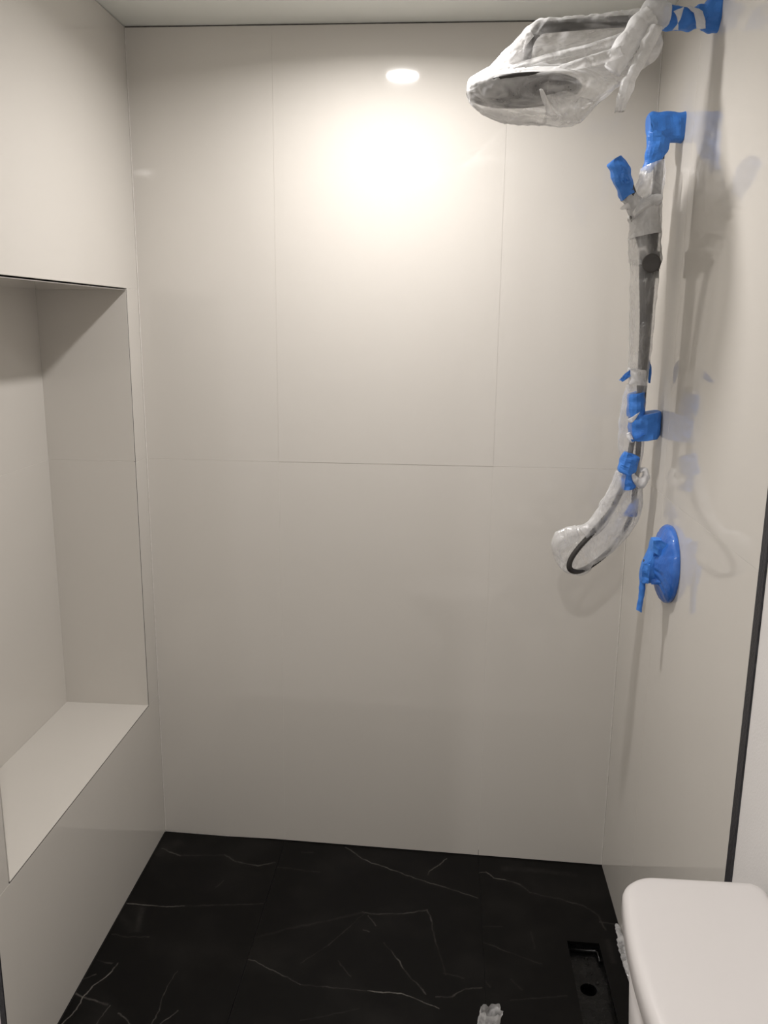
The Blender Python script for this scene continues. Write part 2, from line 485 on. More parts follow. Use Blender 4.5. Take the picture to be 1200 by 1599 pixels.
# thin grout line round the corners of the niche joint
obj('grout_joint', nbox(NX, -0.004, NY1 + 0.0004, NY1 + lt, NJ - G, NJ + G), M['grout'], wall_left)
obj('grout_joint', nbox(NX - 0.003, NX - 0.0005, NY0, NY1, NJ - G, NJ + G), M['grout'], wall_left)
obj('edge_trim', nbox(-0.010, 0.0005, LEFT_END, LEFT_END + 0.004, 0.018, H - 0.002), M['trim'], wall_left, label='black metal edge trim')

# right wall
RJ = -0.365
bm = bmesh.new()
box(bm, W + 0.0005, W + 0.14, RIGHT_END + 0.002, 0.0, 0.0, H - 0.004)
wall_right = structure(obj('wall_right', bm, M['grout']))
for (y0, y1) in ((RJ + G, -0.0012), (RIGHT_END + 0.001, RJ - G)):
    for (z0, z1) in ((fz(W) + 0.0025, JZ - G * 0.35), (JZ + G * 0.35, H - 0.002)):
        obj('tile', nbox(W, W + 0.009, y0, y1, z0, z1, bev=0.0002), M['tile'], wall_right)
bm = bmesh.new()
box(bm, W - 0.0010, W + 0.012, RIGHT_END - 0.0285, RIGHT_END, -0.02, H - 0.002, bev=0.0012)
obj('edge_trim', bm, M['trim'], wall_right, label='black upright strip closing off the tiles')

# painted walls of the bathroom beyond the shower
bm = bmesh.new()
box(bm, W + 0.002, W + 0.14, ROOM_Y, RIGHT_END - 0.029, -0.02, H)
structure(obj('wall_right_bathroom', bm, M['paint']))
bm = bmesh.new()
box(bm, ROOM_X, -0.012, LEFT_END + 0.001, LEFT_END + 0.022, -0.02, H)
structure(obj('wall_left_return', bm, M['paint']))
structure(obj('wall_left_bathroom', nbox(ROOM_X - 0.12, ROOM_X, ROOM_Y, LEFT_END + 0.12, -0.02, H), M['paint']))
wf = structure(obj('wall_front', nbox(ROOM_X - 0.12, W + 0.14, ROOM_Y - 0.12, ROOM_Y, -0.02, H), M['paint']))
# door in the wall behind the photographer
bm = bmesh.new()
DX0, DX1 = -0.45, 0.40
box(bm, DX0, DX1, ROOM_Y, ROOM_Y + 0.035, 0.006, 2.04, bev=0.003)
door = structure(obj('door_1', bm, M['door']))
for (z0, z1) in ((0.25, 0.95), (1.10, 1.85)):
    obj('door_panel', nbox(DX0 + 0.14, DX1 - 0.14, ROOM_Y + 0.033, ROOM_Y + 0.041, z0, z1, bev=0.004), M['door'], door)
bm = bmesh.new()
tube(bm, [(DX0 + 0.07, ROOM_Y + 0.034, 1.0), (DX0 + 0.07, ROOM_Y + 0.075, 1.0), (DX0 + 0.08, ROOM_Y + 0.085, 1.0), (DX0 + 0.18, ROOM_Y + 0.085, 1.0)], 0.008)
obj('door_handle', bm, M['chrome'], door, True)
bm = bmesh.new()
box(bm, DX0 - 0.07, DX0 - 0.002, ROOM_Y, ROOM_Y + 0.022, 0.0, 2.11)
box(bm, DX1 + 0.002, DX1 + 0.07, ROOM_Y, ROOM_Y + 0.022, 0.0, 2.11)
box(bm, DX0 - 0.002, DX1 + 0.002, ROOM_Y, ROOM_Y + 0.022, 2.045, 2.11)
structure(obj('trim_1', bm, M['paint']))

# ceiling
structure(obj('ceiling', nbox(ROOM_X - 0.12, W + 0.14, ROOM_Y - 0.12, 0.12, H, H + 0.08), M['ceiling']))
# dark strip in place of the shade above the back wall tiles
structure(obj('shadow_gap', nbox(0.0, W, 0.0012, 0.008, H - 0.0062, H - 0.0004), M['substrate']))

# shower floor: three black marble tiles, the right one cut round the channel drain
SY = -1.045
bm = bmesh.new()
box(bm, -0.02, 1.232, SY, 0.02, -0.08, 0.0)
box(bm, 1.352, W + 0.02, SY, 0.02, -0.08, 0.0)
box(bm, 1.232, 1.352, -0.338, 0.02, -0.08, 0.0)
box(bm, 1.232, 1.352, SY, -0.965, -0.08, 0.0)
box(bm, 1.232, 1.352, -0.965, -0.338, -0.12, -0.085)
for v in bm.verts:
    if v.co.z > -0.01: v.co.z = fz(v.co.x) - 0.0032
floor = structure(obj('floor', bm, M['dark_grout']))
def floor_tile(bm, x0, x1, y0, y1):
    vs = box(bm, x0, x1, y0, y1, -0.1, 0.0)
    for v in vs:
        v.co.z = fz(v.co.x) - (0.009 if v.co.z < -0.05 else 0.0)
def seglist(*veins):
    out = []
    for (pts, wd, st) in veins:
        for k in range(len(pts) - 1):
            (a, b), (c, d) = pts[k], pts[k + 1]
            w = wd[k] if isinstance(wd, (list, tuple)) else wd
            s = st[k] if isinstance(st, (list, tuple)) else st
            out.append((a, b, c, d, w, s))
    return out
left_veins = seglist(
    ([(0.0209,-0.0922),(0.0497,-0.1051),(0.0852,-0.1202),(0.2233,-0.0989),(0.2646,-0.1261),(0.3338,-0.1394),(0.3850,-0.1169)], 0.0045, [.10, .15, .04, .08, .12, .10]),
    ([(0.0064,-0.3547),(0.0547,-0.3542),(0.1198,-0.3543),(0.1690,-0.3454),(0.3897,-0.3069)], 0.0032, [.22, .24, .30, .06]),
    ([(0.0656,-0.5790),(0.0620,-0.6084),(0.0467,-0.6406),(0.0322,-0.6614),(0.0241,-0.6996),(0.0244,-0.7335),(0.0069,-0.7855)], 0.0026, [.24, .34, .34, .36, .36, .34]),
    ([(-0.0116,-0.6812),(0.0248,-0.6975),(0.0642,-0.7070),(0.0918,-0.7118)], 0.0045, [.14, .12, .06]),
    ([(0.0994,-0.7149),(0.0948,-0.7352),(0.0881,-0.7724)], 0.0022, .14),
    ([(0.1280,-0.7352),(0.1546,-0.7515),(0.1770,-0.7697)], 0.0030, .16),
    ([(0.2250,-0.5913),(0.2174,-0.6397),(0.2171,-0.6872),(0.2210,-0.7361),(0.2173,-0.7614)], 0.0022, [.08, .10, .14, .14]),
    ([(0.2663,-0.7114),(0.2494,-0.7367),(0.2334,-0.7633)], 0.0024, .12),
    ([(-0.0015,-0.6442),(0.0255,-0.6215)], 0.0024, .12),
    ([(0.0093,-0.5744),(0.0519,-0.5829)], 0.0040, .06),
    ([(0.0125,-0.4790),(0.0568,-0.4835),(0.1110,-0.4769)], 0.0030, .06),
    ([(0.0559,-0.3730),(0.0709,-0.4544)], 0.013, .030),
    ([(0.0091,-0.4054),(0.0537,-0.4515)], 0.020, .012),
    ([(0.0223,-0.1087),(0.0551,-0.0640)], 0.030, .012),
    ([(0.2364,-0.2522),(0.2512,-0.2208)], 0.003, .05),
)
mid_veins = seglist(
    ([(0.3932,-0.1381),(0.4492,-0.1403),(0.5252,-0.1462)], 0.0035, [.04, .05]),
    ([(0.4585,-0.0550),(0.4905,-0.0509)], 0.0035, .05),
    ([(0.3810,-0.5276),(0.4135,-0.5284),(0.4560,-0.5528),(0.5433,-0.5929),(0.6043,-0.5964),(0.7181,-0.5957),(0.8022,-0.5964),(0.8396,-0.6086),(0.8974,-0.6305)], 0.0026, [.16, .14, .12, .04, .08, .34, .24, .20]),
    ([(0.3833,-0.4413),(0.3810,-0.5276)], 0.0018, .16),
    ([(0.3901,-0.4479),(0.4777,-0.3996),(0.5956,-0.3489),(0.6783,-0.3066)], 0.0065, [.022, .026, .028]),
    ([(0.6783,-0.3066),(0.7008,-0.3119),(0.7915,-0.3007),(0.8603,-0.2759),(0.8723,-0.3201),(0.8843,-0.4003),(0.9144,-0.5185)], 0.0036, [.09, .09, .11, .12, .05, .03]),
    ([(0.6943,-0.3208),(0.7194,-0.3597)], 0.0030, .09),
    ([(0.7458,-0.4244),(0.7686,-0.4530),(0.7856,-0.4792),(0.8024,-0.5093),(0.8291,-0.5462),(0.8631,-0.5872)], 0.0032, [.05, .09, .14, .07, .10, .12]),
    ([(0.6807,-0.3117),(0.6483,-0.3659),(0.5973,-0.4521),(0.5342,-0.5208)], 0.0026, [.03, .05, .04]),
    ([(0.6298,-0.5025),(0.6679,-0.5543)], 0.0030, .06),
    ([(0.6855,-0.3793),(0.7003,-0.3851)], 0.0030, .08),
    ([(0.5936,-0.0104),(0.6414,-0.0544),(0.6800,-0.0788),(0.7458,-0.1053),(0.8220,-0.1390),(0.9191,-0.1718),(1.0058,-0.2045)], 0.0034, [.14, .20, .20, .17, .14, .12]),
    ([(0.8565,-0.1161),(0.8600,-0.1001),(0.8931,-0.0609),(0.9129,-0.0290)], 0.0028, [.10, .16, .26]),
    ([(0.8922,-0.5963),(0.9274,-0.5901),(0.9649,-0.5604),(1.0024,-0.5539)], 0.0034, [.08, .10, .09]),
    ([(0.5663,-0.7080),(0.6999,-0.6553)], 0.003, .03),
    ([(0.9094,-0.5146),(0.9606,-0.5241)], 0.003, .05),
)
right_veins_haze = seglist(
    ([(1.0117,-0.0838),(1.0374,-0.0805),(1.0578,-0.1059),(1.0944,-0.1104)], 0.0030, [.16, .20, .26]),
    ([(1.0944,-0.1104),(1.1358,-0.1264),(1.1633,-0.1615),(1.2591,-0.1814),(1.3208,-0.2048),(1.3519,-0.2395),(1.3618,-0.2966)], 0.0042, [.09, .05, .08, .07, .05, .05]),
    ([(1.0069,-0.3829),(1.0747,-0.4138),(1.1652,-0.4501)], 0.0040, [.05, .03]),
    ([(1.0763,-0.5852),(1.1610,-0.5671),(1.2186,-0.5541)], 0.0036, .035),
    ([(1.3528,-0.2663),(1.4059,-0.2703)], 0.0040, .06),
    ([(1.0981,-0.0537),(1.2169,-0.0512),(1.3044,-0.0589)], 0.020, .022),  # wide faint grey haze near the back wall, not a vein
    ([(1.0124,-0.3290),(1.0721,-0.3165)], 0.0030, .03),
    ([(1.3606,-0.3426),(1.3610,-0.4151)], 0.014, .018),
    ([(1.0100,-0.5249),(1.0255,-0.5448)], 0.0040, .04),
    ([(1.0845,-0.5161),(1.1067,-0.5460)], 0.0050, .03),
    ([(1.1512,-0.3301),(1.1540,-0.3922)], 0.0050, .02),
)
DX = (1.2475, 1.3345); DY = (-0.950, -0.354)
for (x0, x1, veins) in ((0.0012, JX[0] - G, left_veins), (JX[0] + G, JX[1] - G, mid_veins)):
    bm = bmesh.new(); floor_tile(bm, x0, x1, SY, -0.0012)
    bmesh.ops.bevel(bm, geom=bm.edges[:], offset=0.0005, segments=1, affect='EDGES')
    obj('tile', bm, marble_mat('black_marble', veins), floor)
bm = bmesh.new()
xa, xb, ya, yb = JX[1] + G, W - 0.0012, SY, -0.0012
for (a, b, c, d) in ((xa, DX[0], ya, yb), (DX[1], xb, ya, yb), (DX[0], DX[1], DY[1], yb), (DX[0], DX[1], ya, DY[0])):
    floor_tile(bm, a, b, c, d)
bmesh.ops.remove_doubles(bm, verts=bm.verts[:], dist=1e-5)
obj('tile', bm, marble_mat('black_marble_drain', right_veins_haze), floor, label='black marble tile cut around the drain')
# white edging line under the bathroom side, then the pale bathroom floor
bm = bmesh.new()
box(bm, ROOM_X, W + 0.002, ROOM_Y, SY - 0.003, -0.08, -0.008)
floor_bath = structure(obj('floor_bathroom', bm, M['grout']))
nx, ny = 6, 4
for i in range(nx):
    for j in range(ny):
        x0 = ROOM_X + (W - ROOM_X) * i / nx; x1 = ROOM_X + (W - ROOM_X) * (i + 1) / nx
        y0 = ROOM_Y + (SY - 0.003 - ROOM_Y) * j / ny; y1 = ROOM_Y + (SY - 0.003 - ROOM_Y) * (j + 1) / ny
        obj('tile', nbox(x0 + 0.001, x1 - 0.001, y0 + 0.001, y1 - 0.001, -0.012, -0.0065, bev=0.0006), M['roomfloor'], floor_bath)

# ------------------------------------------------------------------ ceiling lights (they light the room)
def downlight(x, y, r, mat, watts, label):
    t = thing('ceiling_light', label, 'light', (x, y, H), 'round recessed lights in the ceiling')
    bm = bmesh.new()
    lathe(bm, (x, y, H), (0, 0, -1), [(-0.0005, r + 0.016), (0.003, r + 0.016), (0.0045, r + 0.012), (0.003, r + 0.001), (-0.0005, r)], 48)
    obj('trim_ring', bm, M['lampring'], t, True)
    bm = bmesh.new()
    lathe(bm, (x, y, H), (0, 0, -1), [(-0.0005, 0), (-0.0005, r), (0.0015, r), (0.0020, r * 0.96), (0.0020, 0)], 48)
    obj('diffuser', bm, mat, t)
    ld = bpy.data.lights.new('lamp', 'AREA'); ld.shape = 'DISK'; ld.size = 2 * r * 0.96
    ld.energy = watts; ld.color = LAMP_COLOR; ld.spread = LAMP_SPREAD
    lo = bpy.data.objects.new('lamp', ld); C.objects.link(lo)
    lo.parent = t; lo.location = (0, 0, -0.0026)
    return t
downlight(0.713, -0.478, 0.047, lamp_mat('lamp_glow', LAMP_GLOW), LAMP_WATTS, 'round recessed ceiling light above the shower floor')
downlight(0.733, -2.198, 0.044, lamp_mat('lamp_glow_room', LAMP_GLOW), LAMP_WATTS_ROOM, 'round recessed ceiling light in the bathroom beyond the shower')

downlight(-1.15, -2.198, 0.044, lamp_mat('lamp_glow_fill', LAMP_GLOW), LAMP_WATTS_FILL, 'added unseen fill light in the ceiling over the left part of the bathroom')  # added lamp out of view, there only to fill in light

# ------------------------------------------------------------------ channel drain
t = thing('channel_drain', 'black sunken channel drain without its cover, set in the floor beside the right wall', 'drain', (1.291, -0.65, -0.02))
TB = -0.045
bm = bmesh.new()
x0, x1 = DX[0] - 0.004, DX[1] + 0.004; y0, y1 = DY[0] - 0.004, DY[1] + 0.004
box(bm, x0, x0 + 0.004, y0, y1, TB - 0.003, fz(x0) - 0.010)
box(bm, x1 - 0.004, x1, y0, y1, TB - 0.003, fz(x1) - 0.010)
box(bm, x0 + 0.004, x1 - 0.004, y1 - 0.004, y1, TB - 0.003, fz(1.29) - 0.010)
box(bm, x0 + 0.004, x1 - 0.004, y0, y0 + 0.004, TB - 0.003, fz(1.29) - 0.010)
obj('channel_wall', bm, M['drain'], t)
HC = (1.2857,-0.4934,-0.0430)
bm = bmesh.new()      # bottom with a round hole
xi0, xi1, yi0, yi1 = x0 + 0.004, x1 - 0.004, y0 + 0.004, y1 - 0.004
seg = 40; hr = 0.0215
inner, outer = [], []
for k in range(seg):
    a = 2 * math.pi * k / seg; ca, sa = math.cos(a), math.sin(a)
    inner.append(bm.verts.new((HC[0] + hr * ca, HC[1] + hr * sa, TB - 0.003)))
    tx = ((xi1 if ca > 0 else xi0) - HC[0]) / ca if abs(ca) > 1e-6 else 1e9
    ty = ((HC[1] + 0.05 if sa > 0 else HC[1] - 0.05) - HC[1]) / sa if abs(sa) > 1e-6 else 1e9
    tt = min(tx, ty)
    outer.append(bm.verts.new((HC[0] + tt * ca, HC[1] + tt * sa, TB)))
deep = [bm.verts.new((v.co.x, v.co.y, TB - 0.035)) for v in inner]
for k in range(seg):
    j = (k + 1) % seg
    bm.faces.new((outer[k], outer[j], inner[j], inner[k]))
    bm.faces.new((inner[k], inner[j], deep[j], deep[k]))
bm.faces.new(deep)
box(bm, xi0, xi1, yi0, HC[1] - 0.0495, TB - 0.003, TB)
box(bm, xi0, xi1, HC[1] + 0.0495, yi1, TB - 0.003, TB)
obj('channel_bottom', bm, M['drain'], t)
bm = bmesh.new()
lathe(bm, (HC[0], HC[1], TB - 0.034), (0, 0, 1), [(0, 0), (0, hr * 0.995), (0.0005, hr * 0.995), (0.0005, 0)], 32)
obj('drain_hole', bm, M['void'], t)
# raised inner frame whose far end catches the light
bm = bmesh.new()
fz0 = fz(1.29) - 0.012
tube(bm, [(DX[0] + 0.006, DY[1] - 0.010, fz0 - 0.006), (DX[1] - 0.012, DY[1] - 0.010, fz0 - 0.006), (DX[1] - 0.0055, DY[1] - 0.017, fz0 - 0.006), (DX[1] - 0.005, DY[1] - 0.05, fz0 - 0.006)], 0.0042, 10)
obj('frame_end', bm, M['drain'], t, True)
for k, (px, py, r) in enumerate(((1.298, -0.405, 0.0042), (1.289, -0.420, 0.0030), (1.296, -0.385, 0.0060), (1.287, -0.447, 0.0026), (1.288, -0.475, 0.0030), (1.300, -0.44, 0.0036), (1.286, -0.587, 0.0030), (1.292, -0.61, 0.0034), (1.312, -0.47, 0.004))):
    bm = bmesh.new()
    lathe(bm, (px, py, TB), (0, 0, 1), [(0, r), (r * 0.25, r * 0.93), (r * 0.45, r * 0.6), (r * 0.52, 0)], 14)
    obj('water_drop', bm, M['water'], t, True)

# ------------------------------------------------------------------ overhead shower
AY = -0.480
WP = (W, AY, 2.2480)
t = thing('overhead_shower', 'dark grey wall-mounted overhead shower with a wide round head, wrapped in film', 'shower head', (W, AY, 2.248))
bm = bmesh.new()
lathe(bm, WP, (-1, 0, 0), [(0, 0), (0, 0.020), (0.006, 0.020), (0.009, 0.018), (0.009, 0.012), (0.030, 0.0115)], 32)
obj('wall_flange', bm, M['gunmetal'], t, True)
a0 = (1.2298,-0.4800,2.2443); a1 = (1.0717,-0.4800,2.2356); a2 = (1.0410,-0.4800,2.2265); a3 = (1.0264,-0.4800,2.2050); a4 = (1.0225,-0.4800,2.1760); a5 = (1.0202,-0.4800,2.1395)
bm = bmesh.new()
tube(bm, [(W - 0.005, AY, 2.248), a0, a1, a2, a3, a4, a5], 0.0110, 20, 60)
obj('arm', bm, M['gunmetal'], t, True)
HD = Vector((1.0200,-0.4800,2.1149))
tilt = Vector((0.03, -0.02, -1)).normalized()
bm = bmesh.new()
lathe(bm, HD, tilt, [(-0.030, 0.0), (-0.030, 0.017), (-0.014, 0.020), (-0.008, 0.030), (-0.005, 0.112), (-0.003, 0.1175), (0.000, 0.1190), (0.004, 0.1175), (0.006, 0.112)], 72)
obj('head_shell', bm, M['gunmetal'], t, True)
bm = bmesh.new()
lathe(bm, HD, tilt, [(0.0055, 0.1125), (0.0068, 0.108), (0.0070, 0.0)], 72)
obj('spray_plate', bm, M['gunmetal_matt'], t, True)
u, w = frame_of(tilt)
bm = bmesh.new()
for ring, cnt in ((0.02, 6), (0.04, 12), (0.06, 18), (0.08, 24), (0.097, 30)):
    for k in range(cnt):
        a = 2 * math.pi * k / cnt + ring * 9
        lathe(bm, HD + (u * math.cos(a) + w * math.sin(a)) * ring, tilt, [(0.0065, 0.0022), (0.0092, 0.0015), (0.0092, 0)], 6)
o = obj('nozzles', bm, M['rubber'], t); o['kind'] = 'stuff'

# clear film bag round head and arm: cross-sections along x, wide at the head, narrow at the arm
def head_bag():
    bm = bmesh.new()
    #        x, top z, bottom z, half width low, half width top
    ST = [(0.9018,-0.4800,2.1109), (0.9039,-0.4800,2.1282), (0.9172,-0.4800,2.0872),
          (0.9182,-0.4800,2.1380), (0.9582,-0.4800,2.0645),
          (0.9569,-0.4800,2.1694), (0.9987,-0.4800,2.0555),
          (0.9997,-0.4800,2.2150), (1.0375,-0.4800,2.2456), (1.0655,-0.4800,2.0514),
          (1.0709,-0.4800,2.2511), (1.1055,-0.4800,2.0474),
          (1.1199,-0.4800,2.2540), (1.1384,-0.4800,2.0522),
          (1.1648,-0.4800,2.2570), (1.1720,-0.4800,2.0842),
          (1.2094,-0.4800,2.2611), (1.2126,-0.4800,2.1219),
          (1.2472,-0.4800,2.2688), (1.2618,-0.4800,2.1591), (1.2796,-0.4800,2.2613), (1.2922,-0.4800,2.2138)]
    # rows: (top point, bottom point, half width at belly, half width at top)
    T = [(ST[0], ST[0], .010, .010), (ST[1], ST[2], .045, .030), (ST[3], ST[4], .085, .035), (ST[5], ST[6], .108, .030),
         (ST[7], ST[9], .122, .020), (ST[8], ST[9], .124, .016), (ST[10], ST[11], .118, .015), (ST[12], ST[13], .088, .015),
         (ST[14], ST[15], .050, .015), (ST[16], ST[17], .030, .014), (ST[18], ST[19], .020, .012), (ST[20], ST[21], .012, .012)]
    tops = catmull([a[0] for a in T], 90); bots = catmull([a[1] for a in T], 90); hw = catmull([(a[2], a[3], 0) for a in T], 90)
    seg = 96; R = []
    for i in range(90):
        row = []; s = i / 89
        for k in range(seg):
            a = 2 * math.pi * k / seg; f = (1 - math.cos(a)) / 2        # 0 = top, 1 = bottom
            c = tops[i].lerp(bots[i], f)
            hz = HD.z - 0.004
            d = (c.z - hz)
            belly = hw[i].x * math.exp(-(d / 0.040) ** 2) if d > 0 else hw[i].x * math.sqrt(max(0.0, 1 - min(1, -d / max(hz - bots[i].z, 0.004)) ** 2.2))
            wid = max(belly, hw[i].y * (1 - f) ** 0.4 + 0.004) * (1 if math.sin(a) > 0 else -1) * min(1, abs(math.sin(a)) * 1.9) ** 0.8
            p = Vector((c.x, AY + wid, c.z))
            rr = ridge(noise.noise(Vector((p.x * 7 + p.z * 15, wid * 30, p.z * 20 - p.x * 22))))
            r2 = ridge(noise.noise(Vector((p.x * 60, wid * 45 + 7, p.z * 40))))
            n = Vector((0, math.copysign(1, math.sin(a)) if abs(math.sin(a)) > .05 else 0, -math.cos(a) * -1 * 0.0 + (1 if f < .5 else -1) * 0.5)).normalized()
            p += n * (0.0065 * (rr - 0.6) + 0.0035 * (r2 - 0.5))
            row.append(bm.verts.new(p))
        R.append(row)
    for a, b in zip(R, R[1:]):
        for k in range(seg):
            bm.faces.new((a[k], a[(k + 1) % seg], b[(k + 1) % seg], b[k]))
    return bm
t = thing('plastic_bag', 'large milky plastic bag pulled over the round overhead shower and its arm', 'plastic bag', (1.03, AY, 2.12))
obj('bag_film', head_bag(), M['film_head'], t, True)
for k, (A, B) in enumerate((
        ([(0.9555,-0.5300,2.1391), (1.0555,-0.5150,2.1731), (1.1575,-0.5080,2.1976), (1.2458,-0.5000,2.2296)], [(0.9654,-0.5450,2.1267), (1.0576,-0.5280,2.1552), (1.1637,-0.5150,2.1814), (1.2490,-0.5020,2.2148)]),
        ([(1.0528,-0.5600,2.1302), (1.1164,-0.5450,2.1546), (1.1804,-0.5300,2.1769), (1.2464,-0.5050,2.2069)], [(1.0600,-0.5700,2.1158), (1.1230,-0.5500,2.1368), (1.1873,-0.5350,2.1543), (1.2497,-0.5080,2.1872)]),
        ([(0.9175,-0.5200,2.1228), (0.9530,-0.5150,2.1551), (0.9907,-0.5080,2.1948), (1.0236,-0.5000,2.2253)], [(0.9457,-0.5600,2.1194), (0.9778,-0.5400,2.1433), (1.0061,-0.5200,2.1770), (1.0342,-0.5050,2.2095)]),
        ([(1.0547,-0.5900,2.0783), (1.0771,-0.5800,2.0547), (1.1024,-0.5650,2.0413), (1.1294,-0.5450,2.0407)], [(1.0976,-0.5700,2.0921), (1.1246,-0.5600,2.0850), (1.1564,-0.5450,2.0788), (1.1709,-0.5300,2.0895)]),
        ([(1.0404,-0.6040,2.0865), (1.0492,-0.6020,2.0638), (1.0610,-0.5940,2.0446), (1.0757,-0.5800,2.0335)], [(1.0478,-0.6040,2.0865), (1.0604,-0.6000,2.0665), (1.0734,-0.5920,2.0497), (1.0908,-0.5780,2.0386)]))):
    obj('bag_pleat', sheet(A, B, 30, 9, crumple=0.005, cscale=48, seed=80 + k, bulge=0.004), M['film_milky'], t, True)
# bunched neck of the bag tied round the arm
bm = wrap([((1.2358,-0.4900,2.2292),(0.0054,0.0000,0.0223),0.0200),
  ((1.2505,-0.4900,2.2455),(0.0020,0.0000,0.0246),0.0200),
  ((1.2717,-0.4900,2.2510),(-0.0045,0.0000,0.0258),0.0200),
  ((1.2932,-0.4900,2.2508),(-0.0006,0.0000,0.0234),0.0200),
  ((1.3033,-0.4900,2.2518),(0.0000,0.0000,0.0152),0.0200)], 24, 36, crumple=0.004, cscale=55, fold=0.004, fold_n=14, seed=2)
obj('bag_neck', bm, M['film_dense'], t, True)
# rope of film going down-left from the neck
bm = wrap([((1.2653,-0.5150,2.2432),(0.0097,0.0000,-0.0117),0.0100),
  ((1.2429,-0.5150,2.2249),(0.0111,-0.0000,-0.0141),0.0100),
  ((1.2257,-0.5150,2.2018),(0.0122,0.0000,-0.0118),0.0100),
  ((1.2088,-0.5150,2.1726),(0.0158,0.0000,-0.0084),0.0100),
  ((1.1943,-0.5150,2.1420),(0.0120,0.0000,-0.0084),0.0100)], 30, 24, crumple=0.004, cscale=55, fold=0.004, fold_n=10, seed=4)
obj('bag_fold', bm, M['film_dense'], t, True)
bm = wrap([((1.2735,-0.5250,2.2203),(0.0076,0.0000,-0.0013),0.0060),
  ((1.2585,-0.5250,2.1880),(0.0103,0.0000,-0.0036),0.0060),
  ((1.2445,-0.5250,2.1577),(0.0091,0.0000,-0.0036),0.0060),
  ((1.2357,-0.5250,2.1401),(0.0065,0.0000,-0.0024),0.0060),
  ((1.2226,-0.5250,2.1106),(0.0092,0.0000,-0.0036),0.0060),
  ((1.2160,-0.5250,2.0783),(0.0078,0.0000,-0.0025),0.0060),
  ((1.2132,-0.5250,2.0627),(0.0065,0.0000,-0.0012),0.0060)], 34, 20, crumple=0.004, cscale=60, fold=0.003, fold_n=8, seed=6, tear1=0.01)
obj('bag_tail', bm, M['film_dense'], t, True)
bm = sheet([(1.2841,-0.5000,2.2244), (1.2940,-0.4950,2.1952), (1.2856,-0.4900,2.1705), (1.2638,-0.4900,2.1540), (1.2465,-0.4900,2.1445)],
           [(1.2512,-0.5000,2.2248), (1.2455,-0.5000,2.1990), (1.2420,-0.5000,2.1777), (1.2383,-0.5000,2.1587), (1.2342,-0.5000,2.1444)], 26, 14, crumple=0.007, cscale=45, seed=3)
obj('bag_flap', bm, M['film_dense'], t, True)

# ------------------------------------------------------------------ masking tape at the arm
t = thing('masking_tape', 'blue masking tape wound on the overhead shower arm where it meets the right wall', 'tape', (W, AY, 2.25))
# collar at the wall and sleeve towards the knot, film ends caught between
bm = wrap([((1.3745,-0.4800,2.2482),(-0.0006,0.0000,0.0211),0.0260),
  ((1.3832,-0.4800,2.2504),(-0.0024,0.0000,0.0258),0.0260),
  ((1.3942,-0.4800,2.2543),(-0.0041,0.0000,0.0311),0.0260),
  ((1.4053,-0.4800,2.2565),(-0.0031,0.0000,0.0334),0.0260),
  ((1.4156,-0.4800,2.2675),(-0.0011,0.0000,0.0245),0.0260)], 20, 30, crumple=0.005, cscale=60, seed=1, square=0.8)
obj('tape_collar', bm, M['tape'], t)
bm = wrap([((1.2945,-0.4850,2.2494),(0.0048,0.0000,0.0193),0.0180),
  ((1.3113,-0.4850,2.2463),(0.0034,0.0000,0.0199),0.0180),
  ((1.3266,-0.4850,2.2455),(0.0009,0.0000,0.0194),0.0180),
  ((1.3444,-0.4850,2.2441),(0.0009,0.0000,0.0193),0.0180),
  ((1.3605,-0.4850,2.2480),(-0.0028,0.0000,0.0176),0.0180),
  ((1.3779,-0.4850,2.2512),(-0.0030,0.0000,0.0188),0.0180)], 24, 30, crumple=0.005, cscale=60, seed=8, square=0.9, tear0=0.006)
obj('tape_sleeve', bm, M['tape'], t)
bm = sheet([(1.3076,-0.5080,2.2518), (1.3158,-0.5100,2.2372), (1.3211,-0.5050,2.2189)], [(1.3270,-0.5080,2.2585), (1.3203,-0.5130,2.2338), (1.3086,-0.5050,2.2179)], 14, 8, crumple=0.004, cscale=60, seed=11)
o = obj('film_scrap', bm, M['film_dense'], t, True)
bm = sheet([(1.3323,-0.5060,2.2614), (1.3472,-0.5110,2.2457), (1.3554,-0.5080,2.2187)], [(1.3423,-0.5060,2.2612), (1.3647,-0.5100,2.2481), (1.3740,-0.5080,2.2208)], 14, 8, crumple=0.004, cscale=60, seed=12)
o = obj('film_scrap', bm, M['film_dense'], t, True)

# ------------------------------------------------------------------ slide rail
BY = -0.272
t = thing('shower_rail', 'dark grey upright shower rail on the right wall with a round slider knob', 'shower rail', (1.3556,-0.2720,1.4369))
top = Vector((1.3548,-0.2720,2.0873)); bot = Vector((top.x, BY, (1.3553,-0.2720,1.3989)[2]))
bm = bmesh.new(); tube(bm, [top + Vector((0, 0, 0.012)), bot - Vector((0, 0, 0.012))], 0.0115, 20)
obj('bar', bm, M['gunmetal'], t, True)
for p in (top, bot):
    bm = bmesh.new()
    lathe(bm, (W, BY, p.z), (-1, 0, 0), [(0, 0), (0, 0.022), (0.004, 0.022), (0.006, 0.013), (W - p.x, 0.013)], 28)
    obj('wall_bracket', bm, M['gunmetal'], t, True)
